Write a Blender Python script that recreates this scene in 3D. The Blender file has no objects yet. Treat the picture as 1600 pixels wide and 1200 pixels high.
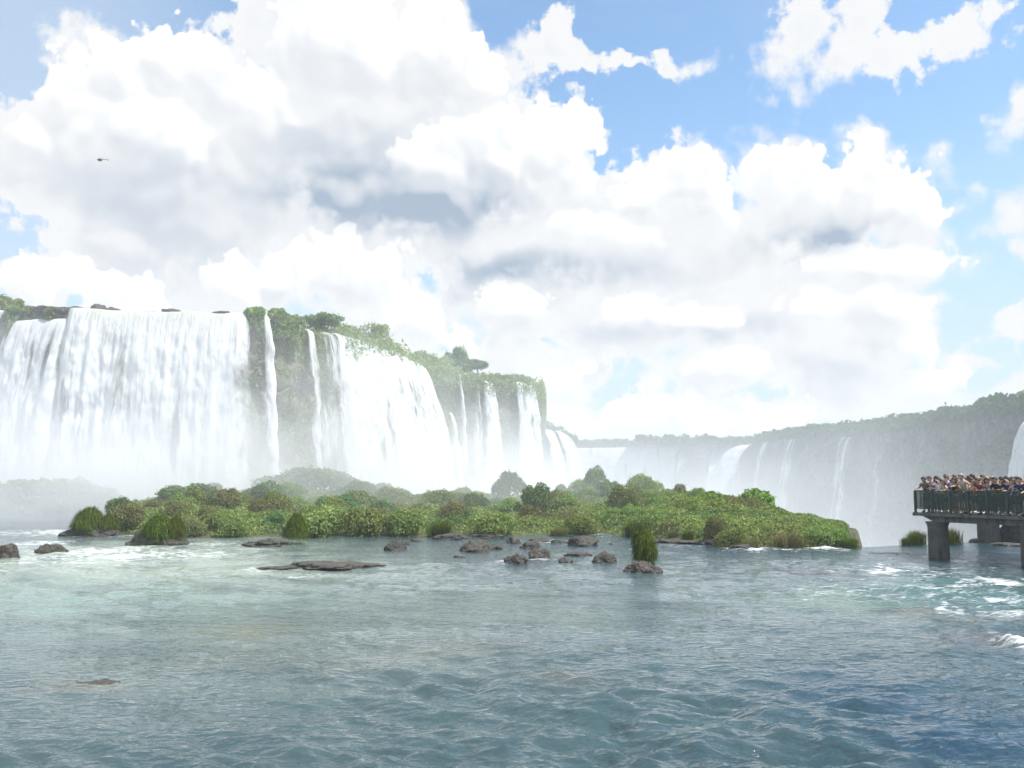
import bpy, bmesh, math, random
import numpy as np
from mathutils import Vector, Matrix

random.seed(7)
RNG = np.random.default_rng(11)
SC = bpy.context.scene
COL = SC.collection

# ------------------------------------------------------------------ camera
CAM_Z = 4.0
F = 1400.0                       # focal length in photo pixels (photo 1600 x 1200)
PITCH = math.atan(150.0 / F)
cam_d = bpy.data.cameras.new("camera")
cam_d.lens = 36.0 * F / 1600.0
cam_d.sensor_width = 36.0
cam_d.clip_start = 0.1
cam_d.clip_end = 6000.0
cam = bpy.data.objects.new("camera", cam_d)
COL.objects.link(cam)
cam.location = (0, 0, CAM_Z)
cam.rotation_euler = (math.pi / 2 + PITCH, 0, 0)
SC.camera = cam

# ------------------------------------------------------------------ light and exposure
SUN_EL, SUN_AZ = math.radians(60), math.radians(108)      # azimuth from +Y towards +X
sun_d = bpy.data.lights.new("sun", 'SUN')
sun_d.energy = 4.2
sun_d.angle = math.radians(0.6)
sun_d.color = (1.0, 0.955, 0.88)
sun = bpy.data.objects.new("sun", sun_d)
COL.objects.link(sun)
SUN_DIR = Vector((math.sin(SUN_AZ) * math.cos(SUN_EL), math.cos(SUN_AZ) * math.cos(SUN_EL), math.sin(SUN_EL)))
sun.rotation_euler = SUN_DIR.to_track_quat('Z', 'Y').to_euler()
SC.view_settings.view_transform = 'Standard'
SC.view_settings.look = 'None'
SC.view_settings.exposure = 0.66
SC.view_settings.gamma = 1.0
cy = SC.cycles
cy.use_denoising = True
cy.use_adaptive_sampling = True
cy.adaptive_threshold = 0.02
cy.adaptive_min_samples = 12
cy.max_bounces = 6
cy.diffuse_bounces = 3
cy.glossy_bounces = 3
cy.transmission_bounces = 3
cy.volume_bounces = 2
cy.transparent_max_bounces = 16
cy.sample_clamp_indirect = 6.0
cy.sample_clamp_direct = 6.0
cy.caustics_reflective = False
cy.caustics_refractive = False
cy.volume_step_rate = 1.0
cy.volume_max_steps = 128


def ray(px, py):
    """World direction (unit forward) of a photo pixel, used to lay the place out to the photo's proportions."""
    u, v = (px - 800.0) / F, (600.0 - py) / F
    return np.array([u, math.cos(PITCH) - v * math.sin(PITCH), math.sin(PITCH) + v * math.cos(PITCH)])


def P(px, py, Y):
    d = ray(px, py)
    return np.array([0, 0, CAM_Z]) + d * (Y / d[1])


def G(px, py, z=0.0):
    d = ray(px, py)
    k = (z - CAM_Z) / d[2]
    return np.array([0, 0, CAM_Z]) + d * k


# ------------------------------------------------------------------ node helper
class NT:
    def __init__(self, tree):
        self.t = tree

    def n(self, kind, **kw):
        nd = self.t.nodes.new(kind)
        for k, v in kw.items():
            setattr(nd, k, v)
        return nd

    def put(self, sock, v):
        if v is None:
            return
        if isinstance(v, bpy.types.NodeSocket):
            self.t.links.new(v, sock)
        else:
            if sock.type == 'RGBA' and len(v) == 3:
                v = (*v, 1.0)
            sock.default_value = v

    def math(self, op, a, b=None, c=None, clamp=False):
        nd = self.n('ShaderNodeMath', operation=op, use_clamp=clamp)
        for s, v in zip(nd.inputs, (a, b, c)):
            self.put(s, v)
        return nd.outputs[0]

    def vec(self, op, a, b=None, c=None):
        nd = self.n('ShaderNodeVectorMath', operation=op)
        ins = [nd.inputs[0], nd.inputs[1], nd.inputs[2]]
        if op == 'SCALE':
            self.put(nd.inputs[0], a)
            self.put(nd.inputs['Scale'], b)
        else:
            for s, v in zip(ins, (a, b, c)):
                self.put(s, v)
        return nd.outputs['Value'] if op in ('LENGTH', 'DOT_PRODUCT', 'DISTANCE') else nd.outputs['Vector']

    def noise(self, vec, scale, detail=4.0, rough=0.55, lac=2.0, dist=0.0, out='Fac', dims='3D', norm=True):
        nd = self.n('ShaderNodeTexNoise', noise_dimensions=dims)
        nd.normalize = norm
        self.put(nd.inputs['Vector'], vec)
        for k, v in (('Scale', scale), ('Detail', detail), ('Roughness', rough), ('Lacunarity', lac), ('Distortion', dist)):
            self.put(nd.inputs[k], v)
        return nd.outputs[out]

    def ramp(self, v, lo, hi, a=0.0, b=1.0, smooth=True):
        nd = self.n('ShaderNodeMapRange', interpolation_type='SMOOTHSTEP' if smooth else 'LINEAR')
        for s, x in zip(nd.inputs, (v, lo, hi, a, b)):
            self.put(s, x)
        return nd.outputs[0]

    def mix(self, f, a, b, mode='MIX'):
        nd = self.n('ShaderNodeMix', data_type='RGBA', blend_type=mode)
        self.put(nd.inputs[0], f)
        self.put(nd.inputs[6], a)
        self.put(nd.inputs[7], b)
        return nd.outputs[2]

    def sep(self, v):
        nd = self.n('ShaderNodeSeparateXYZ')
        self.put(nd.inputs[0], v)
        return nd.outputs

    def comb(self, x=0.0, y=0.0, z=0.0):
        nd = self.n('ShaderNodeCombineXYZ')
        for s, v in zip(nd.inputs, (x, y, z)):
            self.put(s, v)
        return nd.outputs[0]

    def attr(self, name, out='Fac'):
        return self.n('ShaderNodeAttribute', attribute_name=name).outputs[out]


# ------------------------------------------------------------------ sky with cumulus clouds
def azel(px, py):
    d = ray(px, py)
    d = d / np.linalg.norm(d)
    return math.atan2(d[0], d[1]), math.asin(d[2])


# cloud masses: centre and half-size in photo pixels (turned into azimuth / elevation below)
CLOUDS = [
    (120, 160, 75, 90), (200, 150, 90, 80), (250, 110, 80, 65), (340, 140, 80, 75), (60, 160, 40, 40), (240, 260, 230, 150),
    (60, 260, 110, 60), (200, 380, 130, 90), (330, 330, 160, 120), (430, 200, 110, 90), (300, 430, 50, 60),
    (540, 70, 170, 130), (640, 30, 80, 75), (700, 110, 75, 75), (560, 200, 200, 130), (760, 220, 130, 75), (850, 230, 70, 75), (650, 300, 280, 75),
    (900, 210, 34, 48), (790, 105, 60, 30),
    (40, 440, 70, 40), (120, 430, 45, 35), (200, 465, 80, 35), (400, 440, 80, 50), (470, 425, 70, 50), (570, 440, 110, 70), (660, 490, 60, 45), (360, 500, 110, 30), (715, 530, 30, 45),
    (1050, 280, 70, 42), (1000, 300, 70, 40), (1100, 300, 50, 40), (960, 320, 90, 60), (1215, 290, 70, 58), (1345, 275, 44, 48), (1400, 300, 70, 50), (1300, 340, 170, 60), (1440, 405, 75, 24), (1360, 395, 150, 40),
    (830, 380, 230, 70), (1050, 400, 200, 80), (800, 450, 180, 60), (980, 500, 220, 60), (1150, 480, 180, 70), (1370, 470, 80, 48), (1390, 520, 85, 60), (1330, 560, 130, 60), (1440, 590, 80, 34), (1130, 590, 70, 36), (880, 590, 80, 45), (820, 560, 70, 50),
    (700, 620, 160, 60), (840, 640, 110, 45), (990, 640, 62, 34), (960, 690, 200, 40), (1080, 655, 60, 30), (1210, 650, 100, 34), (1290, 610, 90, 40), (860, 650, 50, 40), (1130, 700, 240, 34), (1420, 640, 120, 40), (100, 560, 260, 70), (450, 580, 260, 70),
    (590, 378, 95, 45), (520, 350, 60, 40), (850, 515, 75, 40), (1203, 414, 95, 40), (1305, 450, 85, 42), (700, 330, 120, 50),
]
WISPS = [
    (878, 70, 24, 42), (915, 98, 46, 18), (1000, 86, 42, 13), (1055, 106, 44, 15),
    (1262, 50, 56, 82), (1310, 92, 95, 44), (1410, 92, 85, 30), (1485, 55, 70, 36), (1560, 22, 80, 36), (1340, 15, 60, 32),
    (1590, 180, 24, 34), (1570, 215, 14, 16), (1598, 340, 32, 42), (1605, 390, 30, 40), (1590, 520, 50, 26), (820, 80, 30, 20), (1590, 610, 40, 24),
]
HEADS = [  # sunlit cumulus heads standing in front of the paler masses
    (110, 130, 55, 45), (190, 110, 50, 45), (255, 78, 50, 38), (330, 110, 42, 40), (400, 140, 52, 45), (200, 190, 110, 60), (60, 200, 34, 26),
    (540, 50, 110, 80), (660, 40, 55, 60), (740, 95, 40, 40), (860, 225, 68, 62), (780, 225, 70, 52), (690, 250, 80, 50), (905, 195, 28, 34),
    (1060, 278, 66, 36), (1000, 298, 50, 36), (1120, 305, 34, 34), (1205, 285, 58, 48), (1265, 285, 50, 42), (1345, 272, 46, 44), (1410, 296, 52, 42), (1450, 322, 26, 30), (1440, 402, 64, 20), (1360, 402, 80, 22),
    (40, 440, 45, 36), (110, 440, 35, 30), (195, 468, 55, 28), (370, 440, 48, 42), (450, 432, 50, 40), (530, 420, 55, 45), (600, 440, 40, 56), (645, 485, 48, 40), (715, 545, 26, 36),
    (1390, 470, 60, 40), (1425, 520, 36, 46), (1290, 472, 50, 26), (885, 348, 46, 24), (965, 352, 55, 30), (800, 474, 60, 22), (1000, 482, 60, 24), (1100, 492, 60, 24),
    (990, 640, 48, 28), (1095, 656, 40, 22), (1205, 655, 60, 26), (880, 590, 45, 20), (1462, 592, 50, 20), (870, 645, 40, 26), (1150, 575, 40, 20),
]
GREYS = [  # shaded cloud undersides
    (620, 315, 230, 60, 1.0), (540, 250, 130, 70, 0.3), (250, 310, 190, 110, 0.28), (310, 410, 150, 60, 0.2), (470, 170, 60, 60, 0.08),
    (1280, 368, 150, 36, 0.85), (830, 425, 190, 34, 0.65), (700, 470, 60, 26, 0.32), (900, 515, 200, 26, 0.26), (1120, 520, 130, 26, 0.26), (1060, 350, 90, 60, 0.16), (960, 590, 90, 26, 0.36), (1330, 580, 130, 50, 0.15), (660, 160, 70, 50, 0.08),
]
world = bpy.data.worlds.new("World")
SC.world = world
world.use_nodes = True
world.node_tree.nodes.clear()


def field_group(name, blobs, soft):
    g = bpy.data.node_groups.new(name, 'ShaderNodeTree')
    g.interface.new_socket('P', in_out='INPUT', socket_type='NodeSocketVector')
    g.interface.new_socket('D', in_out='OUTPUT', socket_type='NodeSocketFloat')
    t = NT(g)
    gi, go = t.n('NodeGroupInput'), t.n('NodeGroupOutput')
    acc = None
    for b in blobs:
        a, e = azel(b[0], b[1])
        a1, e1 = azel(b[0] + b[2], b[1])
        a2, e2 = azel(b[0], b[1] - b[3])
        rx, ry = abs(a1 - a), abs(e2 - e)
        q = t.vec('MULTIPLY_ADD', gi.outputs[0], (1 / rx, 1 / ry, 0), (-a / rx, -e / ry, 0))
        L = t.vec('LENGTH', q)
        rr = min(rx, ry) * 0.6 + 0.4 * math.sqrt(rx * ry)
        d = t.math('MULTIPLY_ADD', L, -rr * 100, rr * 100)          # degrees-ish: 100 per radian
        acc = d if acc is None else t.math('SMOOTH_MAX', acc, d, soft)
    t.put(go.inputs[0], acc)
    return g


def grey_group(name, blobs):
    g = bpy.data.node_groups.new(name, 'ShaderNodeTree')
    g.interface.new_socket('P', in_out='INPUT', socket_type='NodeSocketVector')
    g.interface.new_socket('D', in_out='OUTPUT', socket_type='NodeSocketFloat')
    t = NT(g)
    gi, go = t.n('NodeGroupInput'), t.n('NodeGroupOutput')
    acc = None
    for b in blobs:
        a, e = azel(b[0], b[1])
        a1, e1 = azel(b[0] + b[2], b[1])
        a2, e2 = azel(b[0], b[1] - b[3])
        rx, ry = abs(a1 - a) * 1.45, abs(e2 - e) * 1.5
        q = t.vec('MULTIPLY_ADD', gi.outputs[0], (1 / rx, 1 / ry, 0), (-a / rx, -e / ry, 0))
        d = t.math('MULTIPLY', t.ramp(t.vec('LENGTH', q), 1.0, 0.1), b[4])
        acc = d if acc is None else t.math('MAXIMUM', acc, d)
    t.put(go.inputs[0], acc)
    return g


def build_world():
    t = NT(world.node_tree)
    dirv = t.n('ShaderNodeTexCoord').outputs['Generated']
    x, y, z = t.sep(dirv)[0:3]
    az = t.math('ARCTAN2', x, y)
    el = t.math('ARCSINE', z)
    p0 = t.comb(az, el, 0.0)
    gc, gw, gg = field_group('cloud_field', CLOUDS, 0.5), field_group('wisp_field', WISPS, 0.4), grey_group('grey_field', GREYS)
    # domain warp so that no mass keeps a round outline
    w = t.vec('SUBTRACT', t.noise(p0, 9.0, 3.0, 0.55, out='Color', dims='2D'), (0.5, 0.5, 0.5))
    pw = t.vec('MULTIPLY_ADD', w, (0.05, 0.045, 0.0), p0)

    def call(g, v):
        nd = t.n('ShaderNodeGroup')
        nd.node_tree = g
        t.put(nd.inputs[0], v)
        return nd.outputs[0]

    def billow(v, scale, detail):
        vor = t.n('ShaderNodeTexVoronoi', feature='F1', voronoi_dimensions='2D')
        t.put(vor.inputs['Vector'], v)
        for k, x in (('Scale', scale), ('Detail', detail), ('Roughness', 0.5), ('Lacunarity', 2.3)):
            vor.inputs[k].default_value = x
        vor.normalize = True
        return vor.outputs['Distance']

    pv = t.vec('MULTIPLY_ADD', w, (0.03, 0.03, 0.0), p0)

    def dens(v, vw, vv):
        macro = t.math('MAXIMUM', call(gc, vw), t.math('SUBTRACT', call(gw, vw), 1.0))
        b1 = billow(vv, 20.0, 1.0)
        n0 = t.noise(vv, 12.0, 2.5, 0.55, dims='2D')
        macro = t.math('MINIMUM', macro, 7.0)
        puff = t.math('MULTIPLY_ADD', n0, 7.0, t.math('MULTIPLY_ADD', b1, -4.2, -1.7))
        return macro, puff

    gh = field_group('head_field', [(b[0], b[1] + b[3] * 0.25, b[2] * 1.08, b[3] * 1.35) for b in HEADS], 0.5)
    M, N = dens(p0, pw, pv)
    dlt = (0.006, 0.016, 0.0)
    M2, N2 = dens(t.vec('ADD', p0, dlt), t.vec('ADD', pw, dlt), t.vec('ADD', pv, dlt))
    # clouds of the rest of the sky, outside the photo's field of view
    off = t.noise(p0, 3.2, 4.0, 0.5, dims='2D')
    side = t.math('MAXIMUM', t.math('SUBTRACT', t.math('ABSOLUTE', az), 0.58), t.math('SUBTRACT', el, 0.50))
    bgc = t.math('MULTIPLY_ADD', off, 60.0, t.math('MULTIPLY_ADD', t.ramp(side, -0.02, 0.12), 30.0, -62.0))
    fine = t.math('MULTIPLY_ADD', t.noise(p0, 38.0, 5.0, 0.6, dims='2D'), 5.0, -2.6)
    D = t.math('ADD', t.math('ADD', t.math('MAXIMUM', M, t.math('MINIMUM', bgc, 6.0)), N), fine)
    wispy = t.noise(p0, 60.0, 5.0, 0.6, dims='2D')
    soft = t.ramp(t.noise(p0, 5.0, 1.0, dims='2D'), 0.40, 0.66, 0.5, 1.7)
    alpha = t.ramp(t.math('MULTIPLY_ADD', wispy, 1.6, D), t.math('SUBTRACT', 0.6, soft), t.math('ADD', 0.6, soft))
    rel = t.math('ADD', t.math('MULTIPLY', t.math('SUBTRACT', M, M2), 0.45), t.math('MULTIPLY', t.math('SUBTRACT', N, N2), 0.55))
    lit = t.ramp(rel, -1.0, 1.3)
    rim = t.ramp(D, 0.3, 4.0)                              # thin edges let the light through
    pg = t.vec('MULTIPLY_ADD', w, (0.03, 0.02, 0.0), p0)
    grey = t.math('MULTIPLY', call(gg, pg), t.ramp(t.noise(p0, 9.0, 3.0, 0.5, dims='2D'), 0.25, 0.6, 0.82, 1.06))
    body = t.math('MULTIPLY', t.math('SUBTRACT', 1.0, lit), t.math('MULTIPLY', rim, t.math('MULTIPLY_ADD', grey, 0.25, 0.22)))
    dark = t.math('ADD', t.math('MULTIPLY', grey, t.math('MULTIPLY', rim, t.math('MULTIPLY_ADD', lit, -0.45, 0.95))), body, clamp=True)
    K = 1.0 / 0.12 * 0.60
    white = (1.03 * K, 1.03 * K, 1.035 * K, 1)
    shade = (0.44 * K, 0.54 * K, 0.67 * K, 1)
    cloud = t.mix(dark, (1.0 * K, 1.01 * K, 1.025 * K, 1), shade)
    ph = t.vec('MULTIPLY_ADD', w, (0.028, 0.024, 0.0), p0)
    H = call(gh, ph)
    H2 = call(gh, t.vec('ADD', ph, dlt))
    knob = t.math('MULTIPLY_ADD', billow(t.vec('MULTIPLY_ADD', w, (0.02, 0.02, 0.0), p0), 52.0, 1.0), -3.2, 1.3)
    HD = t.math('ADD', t.math('ADD', knob, t.math('MULTIPLY_ADD', N, 0.6, t.math('MULTIPLY', fine, 0.5))), t.math('MINIMUM', H, 5.0))
    hrel = t.math('MULTIPLY_ADD', t.math('SUBTRACT', N, N2), 0.35, t.math('SUBTRACT', H, H2))
    ha = t.math('MULTIPLY', t.ramp(HD, 0.08, 0.55), t.ramp(hrel, -1.1, 1.0))
    hcol = t.mix(t.math('MULTIPLY', t.math('SUBTRACT', 1.0, t.ramp(t.math('SUBTRACT', N, N2), -0.9, 0.5)), t.ramp(HD, 0.6, 3.5, 0.0, 0.22)), (1.16 * K, 1.16 * K, 1.16 * K, 1), shade)
    ha = t.math('MULTIPLY', ha, t.math('MULTIPLY_ADD', grey, -0.8, 1.0, clamp=True))
    sky = t.n('ShaderNodeTexSky', sky_type='NISHITA')
    sky.sun_disc = False
    sky.sun_elevation = SUN_EL
    sky.sun_rotation = SUN_AZ
    sky.altitude = 300
    sky.air_density = 1.0
    sky.dust_density = 1.0
    sky.ozone_density = 2.0
    clear = t.mix(1.0, sky.outputs[0], (1.22, 1.32, 1.27, 1), 'MULTIPLY')
    # thin high veil
    veil = t.ramp(t.noise(t.vec('MULTIPLY', p0, (1.0, 2.6, 1.0)), 3.0, 5.0, 0.6, dims='2D'), 0.42, 0.75, 0.0, 0.5)
    leftv = t.ramp(az, -0.22, -0.52, 0.0, 0.6)
    low = t.ramp(el, 0.40, 0.04, 0.0, 0.80)
    veil = t.math('MAXIMUM', t.math('MAXIMUM', t.math('MULTIPLY', veil, t.ramp(el, 0.4, 0.1, 0.35, 1.0)), leftv), low)
    blue = t.mix(veil, clear, (0.69 * K, 0.80 * K, 0.94 * K, 1))
    col = t.mix(alpha, blue, cloud)
    col = t.mix(ha, col, hcol)
    # below the horizon: pale mist light
    col = t.mix(t.ramp(el, 0.0, -0.05), col, (0.5 * K, 0.56 * K, 0.6 * K, 1))
    bg = t.n('ShaderNodeBackground')
    t.put(bg.inputs['Color'], col)
    bg.inputs['Strength'].default_value = 0.12
    out = t.n('ShaderNodeOutputWorld')
    t.put(out.inputs['Surface'], bg.outputs[0])


build_world()
world.cycles.sampling_method = 'MANUAL'
world.cycles.sample_map_resolution = 512


# ------------------------------------------------------------------ haze and mist (air of the place)
def volume_mat(name, color, density, aniso=0.0):
    m = bpy.data.materials.new(name)
    m.use_nodes = True
    m.node_tree.nodes.clear()
    t = NT(m.node_tree)
    v = t.n('ShaderNodeVolumePrincipled')
    t.put(v.inputs['Color'], color)
    v.inputs['Density'].default_value = density
    v.inputs['Anisotropy'].default_value = aniso
    o = t.n('ShaderNodeOutputMaterial')
    t.put(o.inputs['Volume'], v.outputs[0])
    return m, t, v


def box_mesh(name, lo, hi, mat):
    (x0, y0, z0), (x1, y1, z1) = lo, hi
    v = [(x0, y0, z0), (x1, y0, z0), (x1, y1, z0), (x0, y1, z0), (x0, y0, z1), (x1, y0, z1), (x1, y1, z1), (x0, y1, z1)]
    f = [(0, 3, 2, 1), (4, 5, 6, 7), (0, 1, 5, 4), (1, 2, 6, 5), (2, 3, 7, 6), (3, 0, 4, 7)]
    me = bpy.data.meshes.new(name)
    me.from_pydata(v, [], f)
    me.materials.append(mat)
    o = bpy.data.objects.new(name, me)
    COL.objects.link(o)
    return o


def tag(o, label=None, cat=None, group=None, kind=None):
    if label:
        o['label'] = label
    if cat:
        o['category'] = cat
    if group:
        o['group'] = group
    if kind:
        o['kind'] = kind
    return o


m, _, _ = volume_mat("haze_air", (0.80, 0.86, 0.92), 0.0006, 0.0)
tag(box_mesh("haze", (-400, -60, -50), (420, 800, 50), m), kind='stuff')


def mist_box(lo, hi, build, label):
    m, t, v = volume_mat("spray", (0.93, 0.95, 0.97), 0.0, 0.0)
    pos = t.n('ShaderNodeNewGeometry').outputs['Position']
    x, y, z = t.sep(pos)[0:3]
    d = build(t, pos, x, y, z)
    # fades out before every face of the box
    for c, a, b in ((x, lo[0], hi[0]), (y, lo[1], hi[1]), (z, lo[2], hi[2])):
        w = (b - a) * 0.12
        if c is not z:
            d = t.math('MULTIPLY', d, t.ramp(c, a, a + w))
        d = t.math('MULTIPLY', d, t.ramp(c, b, b - w))
    t.put(v.inputs['Density'], d)
    o = tag(box_mesh("spray_mist", lo, hi, m), label, None, None, 'stuff')
    return o


def falls_mist(t, pos, x, y, z):
    d1 = t.math('SUBTRACT', 138.0, y)
    d2 = t.math('SUBTRACT', t.math('MULTIPLY', t.math('ADD', x, 36.0), 0.92), t.math('MULTIPLY', t.math('SUBTRACT', y, 147.0), 0.39))
    d = t.math('MAXIMUM', t.math('MAXIMUM', d1, d2), 0.0)
    n = t.ramp(t.noise(pos, 0.07, 4.0, 0.6), 0.32, 0.72, 0.15, 1.6)
    hz = t.math('MULTIPLY_ADD', n, 5.5, 2.6)
    up = t.math('EXPONENT', t.math('MULTIPLY', t.math('DIVIDE', t.math('MAXIMUM', z, 0.0), hz), -1.0))
    near = t.math('EXPONENT', t.math('MULTIPLY', d, -1.0 / 42.0))
    q = t.math('DIVIDE', t.math('SUBTRACT', y, 96.0), 17.0)
    veil = t.math('MULTIPLY', t.math('EXPONENT', t.math('MULTIPLY', t.math('MULTIPLY', q, q), -1.0)), t.math('EXPONENT', t.math('MULTIPLY', t.math('MAXIMUM', z, 0.0), -0.16)))
    veil = t.math('MULTIPLY', t.math('MULTIPLY', veil, n), t.ramp(x, -60.0, 10.0, 0.042, 0.014, False))
    return t.math('ADD', veil, t.math('MULTIPLY', t.math('MULTIPLY', up, near), t.math('MULTIPLY', t.ramp(x, -48.0, -18.0, 1.0, 0.32), t.math('MULTIPLY', n, 0.17))))


def gorge_mist(t, pos, x, y, z):
    n = t.ramp(t.noise(pos, 0.02, 4.0, 0.6), 0.30, 0.72, 0.3, 1.5)
    up = t.math('EXPONENT', t.math('MULTIPLY', t.math('ADD', z, 45.0), -1.0 / 22.0))
    return t.math('MULTIPLY', t.math('MULTIPLY', up, n), t.math('MULTIPLY', t.ramp(x, 30.0, 110.0, 0.38, 1.0), t.ramp(t.math('SUBTRACT', y, t.math('MULTIPLY', x, 0.9)), 60, 330, 0.005, 0.040, False)))


mist_box((-150, 62, -1), (24, 262, 30), falls_mist, 'white spray cloud rising at the foot of the long row of waterfalls')
mist_box((10, 64, -46), (172, 690, 34), gorge_mist, 'pale spray filling the deep gorge on the right')

# ------------------------------------------------------------------ numpy noise and mesh helpers
_perm = np.random.default_rng(5).permutation(256).astype(np.int64)
_perm = np.concatenate([_perm, _perm, _perm])
_g3 = np.random.default_rng(6).normal(size=(256, 3))
_g3 /= np.linalg.norm(_g3, axis=1)[:, None]


def perlin(x, y, z=0.0):
    x, y, z = np.broadcast_arrays(np.asarray(x, float), np.asarray(y, float), np.asarray(z, float))
    xi, yi, zi = np.floor(x).astype(np.int64), np.floor(y).astype(np.int64), np.floor(z).astype(np.int64)
    xf, yf, zf = x - xi, y - yi, z - zi
    u, v, w = (t * t * t * (t * (t * 6 - 15) + 10) for t in (xf, yf, zf))
    out = 0.0
    for dx in (0, 1):
        wx = u if dx else 1 - u
        for dy in (0, 1):
            wy = v if dy else 1 - v
            for dz in (0, 1):
                wz = w if dz else 1 - w
                h = _perm[_perm[_perm[(xi + dx) & 255] + ((yi + dy) & 255)] + ((zi + dz) & 255)]
                g = _g3[h]
                out = out + wx * wy * wz * (g[..., 0] * (xf - dx) + g[..., 1] * (yf - dy) + g[..., 2] * (zf - dz))
    return out * 1.5


def fbm(x, y, z=0.0, octv=4, gain=0.5, lac=2.03):
    a, s, f = 1.0, 0.0, 1.0
    for i in range(octv):
        s = s + a * perlin(x * f + 17.3 * i, y * f - 9.1 * i, (z * f + 3.7 * i) if not np.isscalar(z) or z else 3.7 * i)
        a *= gain
        f *= lac
    return s


def smooth(a, b, x):
    t = np.clip((x - a) / (b - a), 0, 1)
    return t * t * (3 - 2 * t)


def mesh_np(name, V, Fa, mat=None, parent=None, shade=True, attrs=None, uv=None, link=True):
    V = np.asarray(V, np.float32).reshape(-1, 3)
    Fa = np.asarray(Fa, np.int32)
    me = bpy.data.meshes.new(name)
    me.vertices.add(len(V))
    me.vertices.foreach_set('co', V.ravel())
    k = Fa.shape[1]
    me.loops.add(Fa.size)
    me.loops.foreach_set('vertex_index', Fa.ravel())
    me.polygons.add(len(Fa))
    me.polygons.foreach_set('loop_start', np.arange(0, Fa.size, k, dtype=np.int32))
    if shade:
        me.polygons.foreach_set('use_smooth', np.ones(len(Fa), bool))
    if uv is not None:
        lay = me.uv_layers.new(name='UVMap')
        lay.data.foreach_set('uv', np.asarray(uv, np.float32)[Fa.ravel()].ravel())
    for n, a in (attrs or {}).items():
        a = np.asarray(a, np.float32)
        if a.ndim == 1:
            at = me.attributes.new(n, 'FLOAT', 'POINT')
            at.data.foreach_set('value', a)
        else:
            at = me.attributes.new(n, 'FLOAT_COLOR', 'POINT')
            at.data.foreach_set('color', np.concatenate([a, np.ones((len(a), 1), np.float32)], 1).ravel())
    me.update(calc_edges=True)
    if mat:
        for q in (mat if isinstance(mat, (list, tuple)) else [mat]):
            me.materials.append(q)
    if not link:
        return me
    o = bpy.data.objects.new(name, me)
    COL.objects.link(o)
    if parent:
        o.parent = parent
    return o


def grid_faces(nr, nc, mask=None, wrap=False):
    i, j = np.meshgrid(np.arange(nr - 1), np.arange(nc if wrap else nc - 1), indexing='ij')
    j2 = (j + 1) % nc
    f = np.stack([i * nc + j, i * nc + j2, (i + 1) * nc + j2, (i + 1) * nc + j], -1).reshape(-1, 4)
    if mask is not None:
        f = f[mask.ravel()[f].all(1)]
    return f


def empty(name, loc=(0, 0, 0), rz=0.0):
    o = bpy.data.objects.new(name, None)
    COL.objects.link(o)
    o.location = loc
    o.rotation_euler = (0, 0, rz)
    return o


def kids(o):
    return [c for c in COL.objects if c.parent == o]


def copy_tree(o, tree=None):
    c = o.copy()
    COL.objects.link(c)
    for ch in (tree[o.name] if tree else kids(o)):
        d = ch.copy()
        COL.objects.link(d)
        d.parent = c
    return c


# ------------------------------------------------------------------ materials
def mat_new(name):
    m = bpy.data.materials.new(name)
    m.use_nodes = True
    m.node_tree.nodes.clear()
    t = NT(m.node_tree)
    return m, t, t.n('ShaderNodeOutputMaterial')


def principled(t, color, rough=0.6, spec=0.4, **kw):
    p = t.n('ShaderNodeBsdfPrincipled')
    t.put(p.inputs['Base Color'], color)
    t.put(p.inputs['Roughness'], rough)
    t.put(p.inputs['Specular IOR Level'], spec)
    for k, v in kw.items():
        t.put(p.inputs[k], v)
    return p


def bump(t, h, strength=0.5, dist=0.1, normal=None):
    b = t.n('ShaderNodeBump')
    b.inputs['Strength'].default_value = strength
    b.inputs['Distance'].default_value = dist
    t.put(b.inputs['Height'], h)
    if normal is not None:
        t.put(b.inputs['Normal'], normal)
    return b.outputs[0]


def leaf_mat(name, c1, c2, c3, clump=0.5, trans=0.35):
    m, t, out = mat_new(name)
    g = t.n('ShaderNodeNewGeometry')
    rnd = g.outputs['Random Per Island']
    ob = t.n('ShaderNodeObjectInfo').outputs['Random']
    pos = g.outputs['Position']
    n = t.noise(pos, clump, 3.0, 0.6)
    c = t.mix(t.ramp(n, 0.35, 0.65), c1, c2)
    c = t.mix(t.math('MULTIPLY', t.ramp(rnd, 0.6, 1.0), 0.5), c, c3)
    hs = t.n('ShaderNodeHueSaturation')
    t.put(hs.inputs['Hue'], t.math('MULTIPLY_ADD', ob, 0.05, 0.475))
    t.put(hs.inputs['Value'], t.math('MULTIPLY_ADD', rnd, 0.65, t.math('MULTIPLY_ADD', ob, 0.45, 0.42)))
    t.put(hs.inputs['Color'], c)
    d = t.n('ShaderNodeBsdfDiffuse')
    t.put(d.inputs[0], hs.outputs[0])
    tr = t.n('ShaderNodeBsdfTranslucent')
    t.put(tr.inputs[0], t.mix(1.0, hs.outputs[0], (1.15, 1.2, 0.6, 1), 'MULTIPLY'))
    mx = t.n('ShaderNodeMixShader')
    mx.inputs[0].default_value = trans
    t.put(mx.inputs[1], d.outputs[0])
    t.put(mx.inputs[2], tr.outputs[0])
    t.put(out.inputs[0], mx.outputs[0])
    return m


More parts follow.
